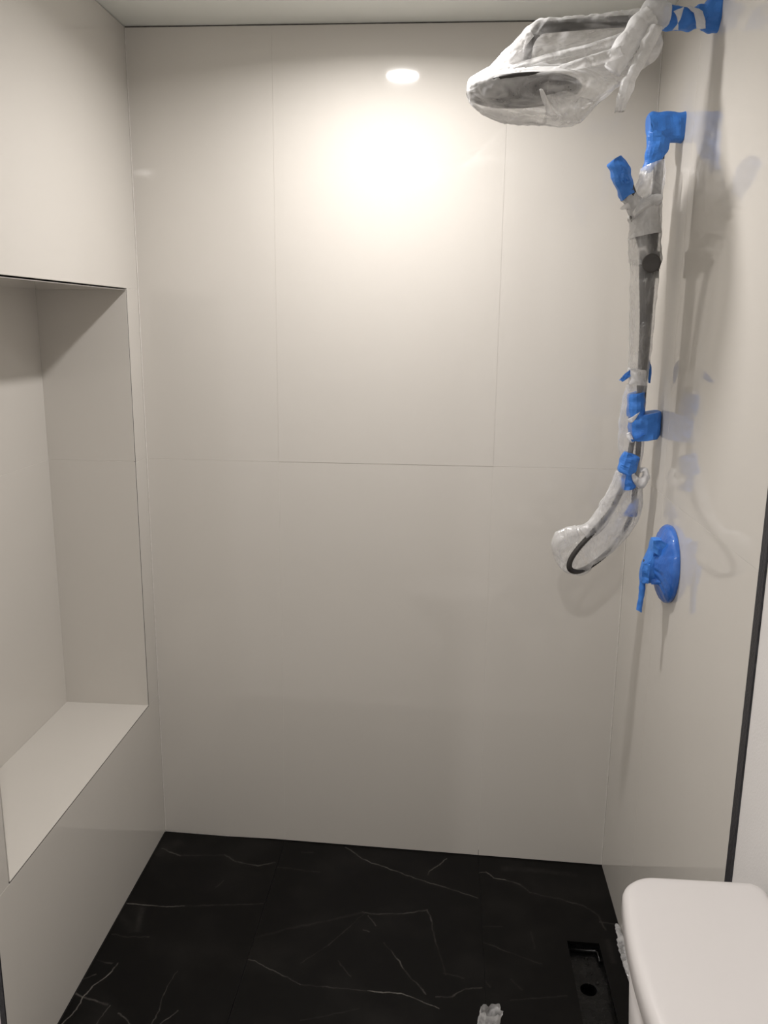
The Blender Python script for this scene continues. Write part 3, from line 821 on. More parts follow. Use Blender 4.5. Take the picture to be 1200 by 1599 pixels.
# slider with its knob facing the room
KC = Vector((1.3412,-0.3340,1.7810))
bm = bmesh.new()
tube(bm, [(top.x, BY, KC.z + 0.030), (top.x, BY, KC.z - 0.030)], 0.019, 24)
tube(bm, [(top.x, BY, KC.z), (top.x - 0.002, BY - 0.044, KC.z)], 0.010, 16)
obj('slider', bm, M['gunmetal'], t, True)
bm = bmesh.new()
lathe(bm, KC, (0.22, 1.0, 0.07), [(0.022, 0.0), (0.022, 0.0200), (0.004, 0.0212), (0.001, 0.0200), (0.0, 0.0185), (0.0, 0.0)], 40)
obj('knob', bm, M['gunmetal_matt'], t, False)
bm = bmesh.new()       # arm of the slider that holds the hand shower
HB = Vector((1.3166,-0.3000,1.8777))
tube(bm, [(top.x, BY, KC.z + 0.012), HB], 0.009, 12)
lathe(bm, HB + Vector((0.012, 0, -0.024)), Vector((-0.40, -0.08, 0.9)), [(0, 0.014), (0, 0.021), (0.045, 0.022), (0.045, 0.014)], 24)
obj('holder', bm, M['gunmetal'], t, True)

# ------------------------------------------------------------------ hand shower (wand)
t = thing('hand_shower', 'slim dark hand shower wand leaning up and left in the rail holder', 'hand shower', (1.3144,-0.3000,1.8678))
w0 = Vector((1.3261,-0.2960,1.8210)); w1 = Vector((1.2980,-0.3020,1.9058)); w2 = Vector((1.2548,-0.3100,2.0007))
bm = bmesh.new(); tube(bm, [w0, w1, w2], [0.010, 0.0125, 0.0165, 0.0165], 22, 18)
obj('wand', bm, M['gunmetal'], t, True)
bm = bmesh.new(); d = (w0 - w1).normalized()
lathe(bm, w0, d, [(0, 0.011), (0.022, 0.0105), (0.026, 0.008), (0.026, 0)], 20)
obj('hose_nut', bm, M['chrome'], t, True)

t = thing('masking_tape', 'blue masking tape sleeve capping the tip of the hand shower, left of the rail', 'tape', (1.2662,-0.3080,1.9679))
bm = wrap([((1.2487,-0.3080,2.0121),(0.0097,0.0000,0.0055),0.0190),
  ((1.2530,-0.3080,2.0017),(0.0206,0.0000,0.0048),0.0190),
  ((1.2605,-0.3080,1.9872),(0.0227,0.0000,0.0055),0.0190),
  ((1.2695,-0.3080,1.9623),(0.0198,0.0000,0.0069),0.0190),
  ((1.2752,-0.3080,1.9428),(0.0155,0.0000,0.0070),0.0190),
  ((1.2812,-0.3080,1.9295),(0.0132,0.0000,0.0091),0.0190)], 22, 12, crumple=0.0035, cscale=60, seed=5, tear1=0.006)
obj('tape_sleeve', bm, M['tape'], t)
bm = sheet([(1.2546,-0.3300,1.9699), (1.2626,-0.3320,1.9517)], [(1.2633,-0.3300,1.9891), (1.2794,-0.3320,1.9572)], 8, 6, crumple=0.004, cscale=80, seed=21)
obj('tape_flap', bm, M['tape'], t)

t = thing('masking_tape', 'blue masking tape around the top bracket of the shower rail, hanging down in a point', 'tape', (1.3637,-0.2720,2.0845))
bm = wrap([((1.4054,-0.2720,2.0856),(-0.0027,0.0000,0.0315),0.0240),
  ((1.3925,-0.2720,2.0856),(-0.0025,0.0000,0.0302),0.0240),
  ((1.3715,-0.2720,2.0857),(-0.0033,0.0000,0.0316),0.0240),
  ((1.3494,-0.2720,2.0824),(-0.0027,0.0000,0.0337),0.0240),
  ((1.3327,-0.2720,2.0825),(-0.0035,0.0000,0.0365),0.0240),
  ((1.3233,-0.2720,2.0916),(-0.0023,0.0000,0.0206),0.0240)], 20, 26, crumple=0.0035, cscale=50, seed=7, square=0.75)
obj('tape_block', bm, M['tape'], t)
bm = wrap([((1.3492,-0.2850,2.0730),(0.0268,0.0000,-0.0022),0.0120),
  ((1.3466,-0.2850,2.0421),(0.0261,0.0000,-0.0015),0.0120),
  ((1.3403,-0.2850,2.0214),(0.0210,0.0000,-0.0001),0.0120),
  ((1.3321,-0.2850,2.0048),(0.0145,0.0000,-0.0000),0.0120),
  ((1.3239,-0.2850,1.9895),(0.0096,0.0000,-0.0014),0.0120)], 18, 20, crumple=0.004, cscale=55, seed=9, tear1=0.006)
obj('tape_drape', bm, M['tape'], t)

# ------------------------------------------------------------------ hose
t_h = thing('shower_hose', 'dark flexible shower hose running down the rail and looping back to the wall', 'hose', (1.2213,-0.2800,1.0184))
path = [(1.3260,-0.3000,1.8106), (1.3282,-0.3020,1.7555), (1.3379,-0.3000,1.6526), (1.3417,-0.2980,1.5471), (1.3436,-0.2980,1.4392), (1.3332,-0.3000,1.3448), (1.3220,-0.3000,1.2612), (1.2984,-0.3000,1.1938), (1.2597,-0.3060,1.1397), (1.2177,-0.3100,1.0878),
        (1.2007,-0.3080,1.0548), (1.2026,-0.3040,1.0317), (1.2251,-0.2960,1.0250), (1.2600,-0.2840,1.0397), (1.3043,-0.2680,1.0741), (1.3378,-0.2620,1.1211), (1.3562,-0.2620,1.1787), (1.3576,-0.2680,1.2512), (1.3570,-0.2720,1.3332), (1.3570,-0.2720,1.3766)]
bm = bmesh.new(); tube(bm, path, 0.0068, 14, 300, rings=1, ring_amp=0.0005)
obj('hose_pipe', bm, M['gunmetal'], t_h, True)

t = thing('masking_tape', 'small blue masking tape tab sticking out left of the rail above the lower tape', 'tape', (1.3043,-0.3050,1.5195))
bm = sheet([(1.3168,-0.3050,1.5364), (1.3039,-0.3050,1.5256), (1.2907,-0.3080,1.5103)], [(1.3179,-0.3050,1.5212), (1.3093,-0.3050,1.5134), (1.2971,-0.3080,1.5058)], 10, 6, crumple=0.003, cscale=80, seed=31, thick=0.0012, torn=0.01)
obj('tape_tab', bm, M['tape'], t)
t = thing('masking_tape', 'narrow blue masking tape sliver standing behind the rail near the right wall', 'tape', (1.3717,-0.2650,1.5305))
bm = sheet([(1.3680,-0.2650,1.5583), (1.3764,-0.2620,1.5382), (1.3754,-0.2650,1.5025)], [(1.3666,-0.2650,1.5567), (1.3661,-0.2680,1.5337), (1.3707,-0.2650,1.5025)], 10, 6, crumple=0.003, cscale=80, seed=33, thick=0.0012)
obj('tape_tab', bm, M['tape'], t)
t = thing('masking_tape', 'blue masking tape band around hose and rail, directly above the wider band', 'tape', (1.3381,-0.2900,1.4540))
bm = wrap([((1.3377,-0.2900,1.4796),(0.0181,0.0000,0.0042),0.0280),
  ((1.3390,-0.2900,1.4626),(0.0199,0.0000,0.0011),0.0280),
  ((1.3406,-0.2900,1.4400),(0.0199,0.0000,0.0019),0.0280),
  ((1.3410,-0.2900,1.4251),(0.0191,0.0000,0.0027),0.0280)], 14, 14, crumple=0.0030, cscale=60, seed=14, tear0=0.004)
obj('tape_band', bm, M['tape'], t)
t = thing('masking_tape', 'wide blue masking tape band binding hose and rail to the lower wall bracket', 'tape', (1.3599,-0.2850,1.4036))
bm = wrap([((1.3610,-0.2850,1.4296),(0.0349,0.0000,0.0077),0.0340),
  ((1.3635,-0.2850,1.4163),(0.0379,0.0000,0.0101),0.0340),
  ((1.3639,-0.2850,1.4005),(0.0374,0.0000,0.0070),0.0340),
  ((1.3654,-0.2850,1.3816),(0.0362,0.0000,0.0039),0.0340),
  ((1.3665,-0.2850,1.3673),(0.0300,0.0000,0.0038),0.0340)], 20, 20, crumple=0.0035, cscale=50, seed=15, square=0.8, tear1=0.004)
obj('tape_band', bm, M['tape'], t)
bm = sheet([(1.3251,-0.3230,1.3699), (1.3413,-0.3250,1.3721), (1.3591,-0.3230,1.3847)], [(1.3308,-0.3200,1.3634), (1.3455,-0.3210,1.3685), (1.3580,-0.3190,1.3701)], 10, 5, crumple=0.002, cscale=80, seed=37)
obj('tape_flap', bm, M['tape'], t)
bm = sheet([(1.3142,-0.3220,1.4179), (1.3221,-0.3260,1.4231), (1.3432,-0.3220,1.4370)], [(1.3193,-0.3220,1.4102), (1.3275,-0.3260,1.4124), (1.3380,-0.3220,1.4261)], 10, 5, crumple=0.002, cscale=80, seed=38)
obj('film_scrap', bm, M['film_dense'], t, True)
t = thing('masking_tape', 'crumpled blue masking tape around the hose just above the bagged loop', 'tape', (1.3294,-0.3000,1.2888))
bm = wrap([((1.3277,-0.3000,1.3344),(0.0095,0.0000,-0.0022),0.0190),
  ((1.3323,-0.3000,1.3241),(0.0211,0.0000,-0.0011),0.0190),
  ((1.3296,-0.3000,1.3072),(0.0234,0.0000,-0.0003),0.0190),
  ((1.3263,-0.3000,1.2887),(0.0219,0.0000,-0.0011),0.0190),
  ((1.3276,-0.3000,1.2807),(0.0134,0.0000,-0.0013),0.0190)], 16, 12, crumple=0.004, cscale=70, seed=17)
obj('tape_band', bm, M['tape'], t)
bm = wrap([((1.3264,-0.3020,1.2818),(0.0110,0.0000,-0.0005),0.0150),
  ((1.3283,-0.3020,1.2666),(0.0134,0.0000,-0.0013),0.0150),
  ((1.3331,-0.3020,1.2529),(0.0172,0.0000,-0.0004),0.0150),
  ((1.3330,-0.3020,1.2432),(0.0132,0.0000,0.0011),0.0150)], 12, 12, crumple=0.004, cscale=70, seed=18)
obj('tape_band', bm, M['tape'], t)
t = thing('masking_tape', 'blue masking tape patch behind the bagged hose loop, close to the corner', 'tape', (1.3559,-0.2620,1.1821))
bm = wrap([((1.3627,-0.2620,1.2106),(0.0055,0.0000,0.0018),0.0120),
  ((1.3584,-0.2620,1.1922),(0.0112,0.0000,0.0003),0.0120),
  ((1.3532,-0.2620,1.1753),(0.0160,0.0000,0.0004),0.0120),
  ((1.3515,-0.2620,1.1661),(0.0169,0.0000,-0.0004),0.0120)], 12, 16, crumple=0.002, cscale=60, seed=19)
obj('tape_band', bm, M['tape_gloss'], t)

# ------------------------------------------------------------------ films on rail and hose
t = thing('plastic_wrap', 'milky plastic wrap around the hand shower holder and the upper rail', 'plastic wrap', (1.3272,-0.2900,1.8431))
bm = wrap([((1.3373,-0.2880,2.0043),(0.0225,0.0000,0.0083),0.0300),
  ((1.3364,-0.2880,1.9779),(0.0256,0.0000,0.0069),0.0300),
  ((1.3314,-0.2880,1.9485),(0.0302,0.0000,0.0056),0.0300),
  ((1.3275,-0.2880,1.9231),(0.0332,0.0000,0.0057),0.0300),
  ((1.3291,-0.2880,1.8827),(0.0321,0.0000,0.0036),0.0300),
  ((1.3312,-0.2880,1.8447),(0.0346,0.0000,0.0015),0.0300),
  ((1.3339,-0.2880,1.8094),(0.0350,0.0000,-0.0020),0.0300),
  ((1.3371,-0.2880,1.7767),(0.0331,0.0000,-0.0056),0.0300)], 44, 44, crumple=0.004, cscale=55, fold=0.003, fold_n=12, seed=41, caps=False)
obj('wrap_film', bm, M['film_milky'], t, True)
bm = wrap([((1.2939,-0.3000,1.8876),(0.0007,0.0000,0.0099),0.0400),
  ((1.3007,-0.3000,1.8954),(0.0004,0.0000,0.0148),0.0400),
  ((1.3159,-0.3000,1.9067),(0.0016,0.0000,0.0176),0.0400),
  ((1.3384,-0.3000,1.9173),(0.0016,0.0000,0.0169),0.0400),
  ((1.3540,-0.3000,1.9215),(0.0006,0.0000,0.0112),0.0400)], 24, 28, crumple=0.003, cscale=60, fold=0.004, fold_n=12, seed=42)
obj('wrap_twist', bm, M['film_dense'], t, True)
bm = wrap([((1.3243,-0.2960,1.9023),(0.0296,0.0000,0.0142),0.0410),
  ((1.3266,-0.2960,1.8725),(0.0315,0.0000,0.0100),0.0410),
  ((1.3294,-0.2960,1.8447),(0.0326,0.0000,0.0065),0.0410)], 16, 34, crumple=0.003, cscale=70, fold=0.003, fold_n=16, seed=43, caps=False)
obj('wrap_band', bm, M['film_dense'], t, True)
bm = sheet([(1.2928,-0.3100,1.9146), (1.2773,-0.3150,1.9139), (1.2630,-0.3180,1.9023)], [(1.3004,-0.3100,1.8907), (1.2883,-0.3150,1.9027), (1.2690,-0.3180,1.8995)], 12, 8, crumple=0.004, seed=44)
obj('wrap_flap', bm, M['film_dense'], t, True)
bm = wrap([((1.2822,-0.3020,1.9324),(0.0132,0.0000,0.0084),0.0180),
  ((1.2948,-0.3020,1.9198),(0.0131,0.0000,0.0098),0.0180),
  ((1.3070,-0.3020,1.9029),(0.0137,0.0000,0.0127),0.0180),
  ((1.3173,-0.3020,1.8817),(0.0138,0.0000,0.0114),0.0180)], 18, 26, crumple=0.003, cscale=60, fold=0.003, fold_n=10, seed=45, caps=False)
obj('wrap_neck', bm, M['film_dense'], t, True)

t = thing('plastic_wrap', 'long thin plastic sleeve over hose and rail between knob and lower tape', 'plastic wrap', (1.3311,-0.2900,1.6525))
bm = wrap([((1.3354,-0.2920,1.7779),(0.0330,0.0000,-0.0144),0.0200),
  ((1.3369,-0.2920,1.7488),(0.0318,0.0000,-0.0071),0.0200),
  ((1.3379,-0.2920,1.6957),(0.0285,0.0000,-0.0012),0.0200),
  ((1.3389,-0.2920,1.6226),(0.0256,0.0000,0.0003),0.0200),
  ((1.3388,-0.2920,1.5621),(0.0228,0.0000,0.0003),0.0200),
  ((1.3392,-0.2920,1.5161),(0.0214,0.0000,0.0003),0.0200),
  ((1.3402,-0.2920,1.4822),(0.0184,0.0000,0.0003),0.0200)], 50, 40, crumple=0.002, cscale=45, fold=0.0025, fold_n=10, seed=51, caps=False)
obj('wrap_film', bm, M['film_clear'], t, True)
bm = wrap([((1.3336,-0.3000,1.5380),(0.0192,0.0000,-0.0028),0.0140),
  ((1.3349,-0.3000,1.5212),(0.0193,0.0000,-0.0043),0.0140),
  ((1.3372,-0.3000,1.4997),(0.0184,0.0000,-0.0013),0.0140)], 12, 30, crumple=0.003, cscale=90, fold=0.003, fold_n=16, seed=53, caps=False)
obj('wrap_gather', bm, M['film_dense'], t, True)

t = thing('plastic_wrap', 'loose clear plastic film bulging left of the tape bands on the lower rail', 'plastic wrap', (1.3227,-0.2950,1.3757))
bm = wrap([((1.3362,-0.2860,1.5018),(0.0190,-0.0000,0.0018),0.0180),
  ((1.3336,-0.2860,1.4637),(0.0244,0.0000,0.0027),0.0180),
  ((1.3335,-0.2860,1.4222),(0.0278,0.0000,0.0005),0.0180),
  ((1.3355,-0.2860,1.3732),(0.0296,0.0000,-0.0010),0.0180),
  ((1.3360,-0.2860,1.3341),(0.0273,0.0000,-0.0002),0.0180),
  ((1.3383,-0.2860,1.2923),(0.0208,0.0000,-0.0052),0.0180),
  ((1.3401,-0.2860,1.2664),(0.0144,0.0000,-0.0037),0.0180)], 44, 36, crumple=0.003, cscale=45, fold=0.002, fold_n=8, seed=55, caps=False)
obj('wrap_film', bm, M['film_clear'], t, True)
bm = wrap([((1.3214,-0.3100,1.3838),(0.0037,0.0000,0.0016),0.0040),
  ((1.3260,-0.3100,1.3729),(0.0045,0.0000,0.0017),0.0040),
  ((1.3330,-0.3100,1.3613),(0.0030,0.0000,0.0009),0.0040)], 8, 12, crumple=0.003, cscale=90, seed=57)
obj('wrap_scrap', bm, M['film_dense'], t, True)

t = thing('plastic_bag', 'milky plastic bag drawn over the hanging loop of hose beside the corner', 'plastic bag', (1.2421,-0.2750,1.0911))
bm = wrap([((1.3375,-0.2820,1.2713),(0.0277,0.0000,-0.0124),0.0220),
  ((1.3331,-0.2820,1.2328),(0.0380,0.0000,-0.0114),0.0220),
  ((1.3241,-0.2820,1.1922),(0.0453,0.0000,-0.0120),0.0220),
  ((1.3091,-0.2820,1.1553),(0.0487,0.0000,-0.0120),0.0220),
  ((1.2860,-0.2820,1.1296),(0.0498,0.0000,-0.0137),0.0220),
  ((1.2531,-0.2820,1.1050),(0.0502,0.0000,-0.0306),0.0220),
  ((1.2190,-0.2820,1.0820),(0.0492,0.0000,-0.0392),0.0220),
  ((1.1963,-0.2820,1.0532),(0.0379,0.0000,-0.0372),0.0220),
  ((1.1827,-0.2820,1.0341),(0.0155,0.0000,-0.0158),0.0220),
  ((1.1829,-0.2820,1.0298),(0.0051,0.0000,-0.0033),0.0220)], 60, 56, crumple=0.0045, cscale=32, fold=0.004, fold_n=12, seed=61)
obj('bag_film', bm, M['film_milky'], t, True)
bm = wrap([((1.3166,-0.3040,1.2827),(0.0112,0.0000,-0.0046),0.0100),
  ((1.3054,-0.3040,1.2405),(0.0160,0.0000,-0.0045),0.0100),
  ((1.2836,-0.3040,1.1910),(0.0131,0.0000,-0.0079),0.0100),
  ((1.2609,-0.3040,1.1508),(0.0134,0.0000,-0.0112),0.0100),
  ((1.2299,-0.3040,1.1250),(0.0111,0.0000,-0.0130),0.0100)], 30, 24, crumple=0.003, cscale=40, fold=0.003, fold_n=9, seed=62)
obj('bag_fold', bm, M['film_milky'], t, True)
bm = wrap([((1.2166,-0.2960,1.1277),(0.0049,0.0000,-0.0149),0.0080),
  ((1.1909,-0.2960,1.1152),(0.0043,0.0000,-0.0200),0.0080),
  ((1.1677,-0.2960,1.0977),(0.0061,0.0000,-0.0234),0.0080),
  ((1.1698,-0.2960,1.0742),(0.0114,0.0000,-0.0166),0.0080),
  ((1.1800,-0.2960,1.0508),(0.0153,0.0000,-0.0131),0.0080)], 26, 24, crumple=0.004, cscale=50, fold=0.004, fold_n=10, seed=63)
obj('bag_end', bm, M['film_milky'], t, True)
# twisted neck of the bag, knotted over the tape
bm = wrap([((1.3389,-0.3050,1.2834),(0.0038,0.0000,0.0017),0.0100),
  ((1.3428,-0.3050,1.2723),(0.0016,0.0000,0.0097),0.0100),
  ((1.3537,-0.3050,1.2621),(-0.0008,0.0000,0.0105),0.0100),
  ((1.3646,-0.3050,1.2615),(-0.0024,0.0000,0.0112),0.0100),
  ((1.3725,-0.3050,1.2714),(-0.0045,0.0000,0.0079),0.0100),
  ((1.3724,-0.3050,1.2826),(-0.0064,0.0000,0.0031),0.0100),
  ((1.3670,-0.3050,1.2921),(-0.0044,0.0000,-0.0033),0.0100),
  ((1.3578,-0.3050,1.2903),(-0.0012,0.0000,-0.0048),0.0100)], 36, 20, crumple=0.0035, cscale=80, fold=0.003, fold_n=9, seed=64)
obj('bag_neck', bm, M['film_dense'], t, True)

# ------------------------------------------------------------------ mixer valve under tape
VY, VZ = -0.476, 1.102
t = thing('shower_valve', 'round wall plate shower mixer with a downward lever, taped over in blue', 'shower valve', (W, VY, VZ))
bm = bmesh.new(); lathe(bm, (W, VY, VZ), (-1, 0, 0), [(0, 0), (0, 0.084), (0.006, 0.084), (0.010, 0.080), (0.011, 0.0)], 48)
obj('wall_plate', bm, M['gunmetal'], t, True)
bm = bmesh.new(); lathe(bm, (W - 0.011, VY, VZ), (-1, 0, 0), [(0, 0), (0, 0.024), (0.030, 0.022), (0.032, 0.0)], 32)
obj('valve_body', bm, M['gunmetal'], t, True)
bm = bmesh.new(); tube(bm, [(W - 0.055, VY, VZ + 0.008), (W - 0.057, VY, VZ - 0.05), (W - 0.059, VY, VZ - 0.112)], [0.006, 0.005, 0.004], 14, 10)
tube(bm, [(W - 0.040, VY, VZ), (W - 0.056, VY, VZ)], 0.014, 16)
obj('lever', bm, M['gunmetal'], t, True)

t = thing('masking_tape', 'blue masking tape covering the shower mixer plate and its lever on the right wall', 'tape', (W, VY, VZ))
def radial_cover():
    bm = bmesh.new(); seg = 96; rows = []
    prof = [(0.0002, 0.0885), (0.006, 0.0905), (0.012, 0.0890), (0.0160, 0.084), (0.0205, 0.074), (0.026, 0.060), (0.032, 0.046), (0.040, 0.034), (0.042, 0.0)]
    for j, (h, r) in enumerate(prof):
        if r == 0: rows.append([bm.verts.new((W - h, VY, VZ))]); continue
        row = []
        for k in range(seg):
            a = 2 * math.pi * k / seg
            wv = ridge(noise.noise(Vector((math.cos(a) * 4, math.sin(a) * 4, j * 0.25))))
            hh = h + (0.0028 * wv if 3 <= j <= 7 else 0.0006 * wv)
            rr = r + (0.0012 * wv if j < 3 else 0)
            row.append(bm.verts.new((W - hh, VY + rr * math.sin(a), VZ + rr * math.cos(a))))
        rows.append(row)
    for a, b in zip(rows, rows[1:]):
        for k in range(seg):
            if len(b) == 1: bm.faces.new((a[k], a[(k + 1) % seg], b[0]))
            else: bm.faces.new((a[k], a[(k + 1) % seg], b[(k + 1) % seg], b[k]))
    return bm
obj('plate_cover', radial_cover(), M['tape_gloss'], t, True)
# tape draped over body: sections along -x, half-width vector upright (z)
def sec(x, z0, z1, yy, d):
    return ((W - x, yy, (z0 + z1) / 2), (0.0, 0.0, (z1 - z0) / 2), d)
bm = wrap([sec(.012, 1.048, 1.156, VY, .036), sec(.020, 1.052, 1.162, VY, .033), sec(.030, 1.054, 1.164, VY, .030), sec(.040, 1.056, 1.163, VY, .028),
           sec(.045, 1.056, 1.160, VY, .027), sec(.0475, 1.056, 1.140, VY, .026), sec(.054, 1.056, 1.122, VY, .023), sec(.061, 1.056, 1.104, VY, .019), sec(.0645, 1.058, 1.088, VY, .013)], 24, 16, crumple=0.0016, cscale=40, seed=71, square=0.7)
obj('body_cover', bm, M['tape'], t)
bm = wrap([((W - .0585, VY, 1.066), (.0066, 0, 0), .010), ((W - .0590, VY, 1.035), (.0060, 0, 0), .009), ((W - .0605, VY, 1.005), (.0056, 0, 0), .009), ((W - .0615, VY, .984), (.0062, 0, 0), .009)],
          12, 12, crumple=0.0018, cscale=80, seed=73, tear1=0.012)
obj('lever_cover', bm, M['tape'], t)
# folds of tape: over the cap, under the cap, and a pleat from body to plate
bm = sheet([(W - .0655, VY - .018, 1.106), (W - .0665, VY - .020, 1.088), (W - .064, VY - .018, 1.060)], [(W - .052, VY - .0285, 1.108), (W - .052, VY - .030, 1.088), (W - .052, VY - .027, 1.060)], 12, 8, crumple=0.003, cscale=60, seed=74)
obj('tape_flap', bm, M['tape'], t)
bm = sheet([(W - .050, VY - .032, 1.165), (W - .034, VY - .036, 1.166), (W - .020, VY - .042, 1.160)], [(W - .048, VY - .033, 1.138), (W - .034, VY - .037, 1.130), (W - .018, VY - .044, 1.125)], 12, 8, crumple=0.003, cscale=60, seed=75)
obj('tape_flap', bm, M['tape'], t)
for k, (zz, yy) in enumerate(((1.142, -.050), (1.075, -.052))):
    bm = sheet([(W - .046, VY - .028, zz - .004), (W - .032, VY + yy * .65, zz), (W - .017, VY + yy, zz + .004)], [(W - .045, VY - .027, zz - .016), (W - .030, VY + yy * .62, zz - .014), (W - .014, VY + yy - .004, zz - .010)], 12, 6, crumple=0.002, cscale=70, seed=76 + k, bulge=.002, normal=(-.5, -1, 0))
    obj('tape_pleat', bm, M['tape_gloss'], t)

# ------------------------------------------------------------------ toilet against the right wall
t = thing('toilet', 'white ceramic toilet with a smooth cistern lid, backed against the right wall', 'toilet', (1.05, -1.43, 0.0))
XB, YC, HWY = 1.386, -1.432, 0.221
def tank_outline(inset=0.0, front=1.146, n=14, rc=0.045, bow=0.026):
    """rounded rectangle whose front bows out; starts at back"""
    pts = []
    x0, x1, y0, y1 = front + inset, XB - inset, YC - HWY + inset, YC + HWY - inset
    for (cx, cy, a0, r) in ((x1 - 0.022, y1 - 0.022, 0, 0.022), (x0 + rc + bow, y1 - rc, 90, rc), (x0 + rc + bow, y0 + rc, 180, rc), (x1 - 0.022, y0 + 0.022, 270, 0.022)):
        for k in range(n + 1):
            a = math.radians(a0 + 90 * k / n)
            pts.append([cx + r * math.cos(a), cy + r * math.sin(a)])
    # densify the front between its two corners
    out = []
    for i, p in enumerate(pts):
        out.append(p)
        if i == 2 * (n + 1) - 1:
            q = pts[i + 1]
            for k in range(1, 16): out.append([p[0] + (q[0] - p[0]) * k / 16, p[1] + (q[1] - p[1]) * k / 16])
    res = []
    for (x, y) in out:
        f = max(0.0, min(1.0, (x1 - x) / (x1 - x0)))
        res.append((x - bow * (1 - ((y - YC) / HWY) ** 2) * f, y))
    return res
def stack(rings):
    bm = bmesh.new(); R = []
    for (pts, z) in rings: R.append([bm.verts.new((x, y, z(x, y) if callable(z) else z)) for (x, y) in pts])
    n = len(R[0])
    for a, b in zip(R, R[1:]):
        for k in range(n): bm.faces.new((a[k], a[(k + 1) % n], b[(k + 1) % n], b[k]))
    bm.faces.new(R[0]); bm.faces.new(R[-1])
    return bm
LT = 0.802
def shrunk(d):
    cx = (XB + 1.146) / 2
    return [(cx + (x - cx) * (1 - d / 0.12), YC + (y - YC) * (1 - d / HWY)) for (x, y) in tank_outline(0.0)]
bm = stack([(tank_outline(0.012), LT - 0.040), (tank_outline(0.003), LT - 0.038), (tank_outline(0.0), LT - 0.034), (tank_outline(0.0), LT - 0.014), (tank_outline(0.0015), LT - 0.008),
            (shrunk(0.005), LT - 0.0035), (shrunk(0.010), LT - 0.0012), (shrunk(0.020), LT), (shrunk(0.05), LT + 0.0006), (shrunk(0.09), LT + 0.0008)])
obj('cistern_lid', bm, M['china'], t, True)
bm = stack([(tank_outline(0.050), 0.400), (tank_outline(0.034), 0.410), (tank_outline(0.022), 0.60), (tank_outline(0.013), LT - 0.041)])
obj('cistern', bm, M['china'], t, True)
def egg(cx, a_f, a_b, b, n=48):
    return [(cx + (a_f if math.cos(u) < 0 else a_b) * math.cos(u), YC + b * math.sin(u)) for u in [2 * math.pi * k / n for k in range(n)]]
bm = stack([(egg(1.12, .24, .16, .11), -0.0065), (egg(1.12, .24, .16, .11), 0.05), (egg(1.11, .22, .15, .10), 0.15), (egg(1.06, .27, .19, .15), 0.28), (egg(1.02, .32, .22, .182), 0.37), (egg(1.02, .33, .22, .188), 0.398), (egg(1.02, .31, .20, .17), 0.400)])
obj('bowl', bm, M['china'], t, True)
obj('bowl_shelf', nbox(1.12, XB - 0.01, YC - 0.16, YC + 0.16, 0.30, 0.40, bev=0.02), M['china'], t, True)
bm = stack([(egg(1.00, .31, .17, .185), 0.401), (egg(1.00, .315, .175, .190), 0.406), (egg(1.00, .315, .175, .190), 0.412), (egg(1.00, .31, .17, .185), 0.416)])
obj('seat', bm, M['china'], t, True)
bm = stack([(egg(1.00, .31, .17, .185), 0.417), (egg(1.00, .315, .175, .190), 0.421), (egg(1.00, .31, .17, .186), 0.430), (egg(1.00, .27, .14, .15), 0.434)])
obj('seat_lid', bm, M['china'], t, True)
bm = bmesh.new()
tube(bm, [(1.165, YC + 0.02 - 0.19, 0.70), (1.135, YC - 0.17, 0.70), (1.128, YC - 0.16, 0.70), (1.126, YC - 0.09, 0.695)], 0.006, 12)
obj('flush_lever', bm, M['chrome'], t, True)

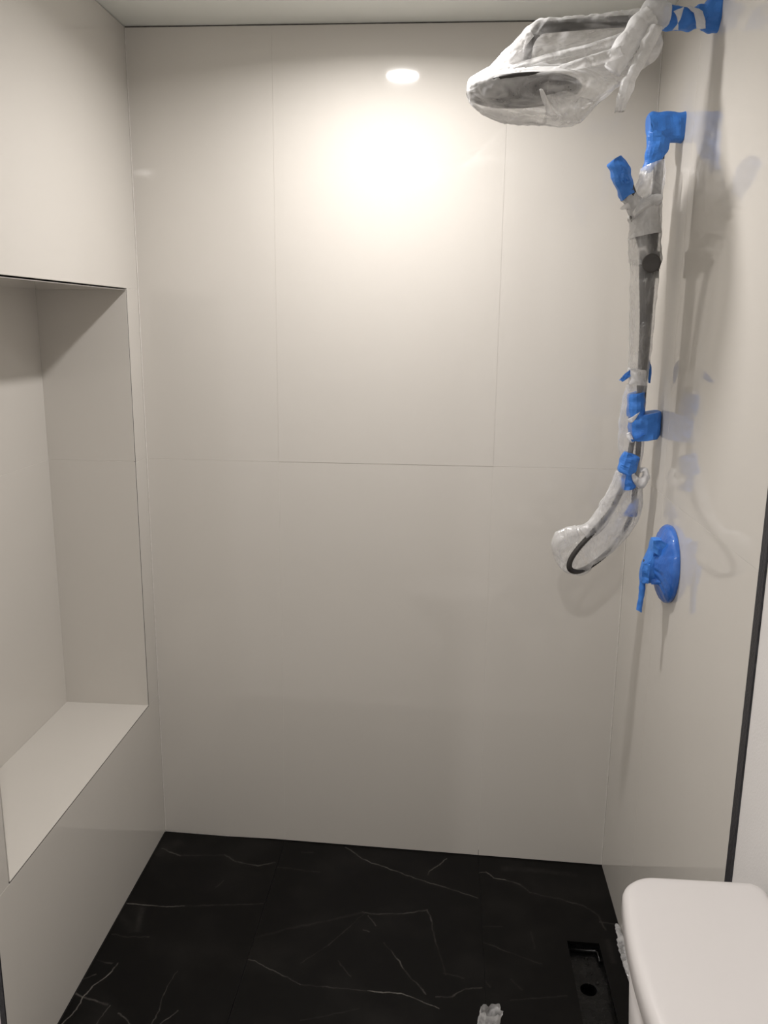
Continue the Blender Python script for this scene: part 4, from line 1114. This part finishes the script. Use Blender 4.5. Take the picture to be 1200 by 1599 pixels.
# ------------------------------------------------------------------ plastic scraps on the floor
t = thing('plastic_bag', 'crumpled clear plastic film standing on the floor against the right wall by the cistern', 'plastic bag', (1.384, -0.40, fz(1.384)))
def pile(cx, cy, pts, rows=40, seg=26, amp=0.008, seed=0.0):
    bm = bmesh.new(); R = []
    P = catmull([(p[0], p[1], p[2]) for p in pts], rows); Q = catmull([(p[3], p[4], 0) for p in pts], rows)
    for i in range(rows):
        row = []
        for k in range(seg):
            a = 2 * math.pi * k / seg
            p = P[i] + Vector((Q[i].x * math.cos(a), Q[i].y * math.sin(a), 0))
            d = amp * (ridge(nz3(p, 45, seed)) - 0.4)
            p += Vector((math.cos(a) * 0.5, math.sin(a), 0.3)) * d
            p.x = min(p.x, W - 0.002); p.z = max(p.z, fz(p.x) + 0.001)
            row.append(bm.verts.new(p))
        R.append(row)
    for a, b in zip(R, R[1:]):
        for k in range(seg): bm.faces.new((a[k], a[(k + 1) % seg], b[(k + 1) % seg], b[k]))
    bm.faces.new(R[0]); bm.faces.new(R[-1])
    return bm
zf = fz(1.385)
bm = pile(0, 0, [(1.396, -0.292, zf + .010, .004, .008), (1.394, -0.306, zf + .016, .007, .010), (1.393, -0.335, zf + .018, .008, .014), (1.390, -0.375, zf + .020, .011, .018), (1.390, -0.41, zf + .018, .011, .018), (1.392, -0.445, zf + .014, .009, .014), (1.395, -0.475, zf + .010, .006, .010)], seed=3)
obj('bag_film', bm, M['film_milky'], t, True)
bm = sheet([(1.380, -0.445, zf + .018), (1.383, -0.475, zf + .014), (1.390, -0.515, zf + .005)], [(1.396, -0.440, zf + .030), (1.397, -0.480, zf + .020), (1.395, -0.515, zf + .010)], 14, 8, crumple=0.006, cscale=60, normal=(-0.6, -0.2, 0.8), seed=5)
obj('bag_flap', bm, M['film'], t, True)

t = thing('plastic_scrap', 'clear crumpled plastic cup-like scrap on the black marble at the bottom of the picture', 'plastic', (1.02, -0.70, fz(1.02)))
def scrap():
    bm = bmesh.new(); seg = 40; rows = 22; R = []
    base = Vector((1.010, -0.698, fz(1.01) + 0.002))
    for i in range(rows):
        s = i / (rows - 1); row = []
        for k in range(seg):
            a = 2 * math.pi * k / seg
            r = 0.022 + 0.003 * s
            p = base + Vector((r * math.cos(a) + 0.012 * s, r * 0.75 * math.sin(a) + 0.02 * s, 0.048 * s))
            rr = ridge(noise.noise(Vector((math.cos(a) * 2.4, math.sin(a) * 2.4, s * 1.5 + 4))))
            p += Vector((math.cos(a), math.sin(a), 0)) * 0.007 * (rr - 0.5)
            if i == rows - 1: p.z += 0.012 * noise.noise(Vector((math.cos(a) * 2, math.sin(a) * 2, 1)))
            row.append(bm.verts.new(p))
        R.append(row)
    for a, b in zip(R, R[1:]):
        for k in range(seg): bm.faces.new((a[k], a[(k + 1) % seg], b[(k + 1) % seg], b[k]))
    bm.faces.new(R[0])
    return bm
obj('film_body', scrap(), M['film_milky'], t, True)
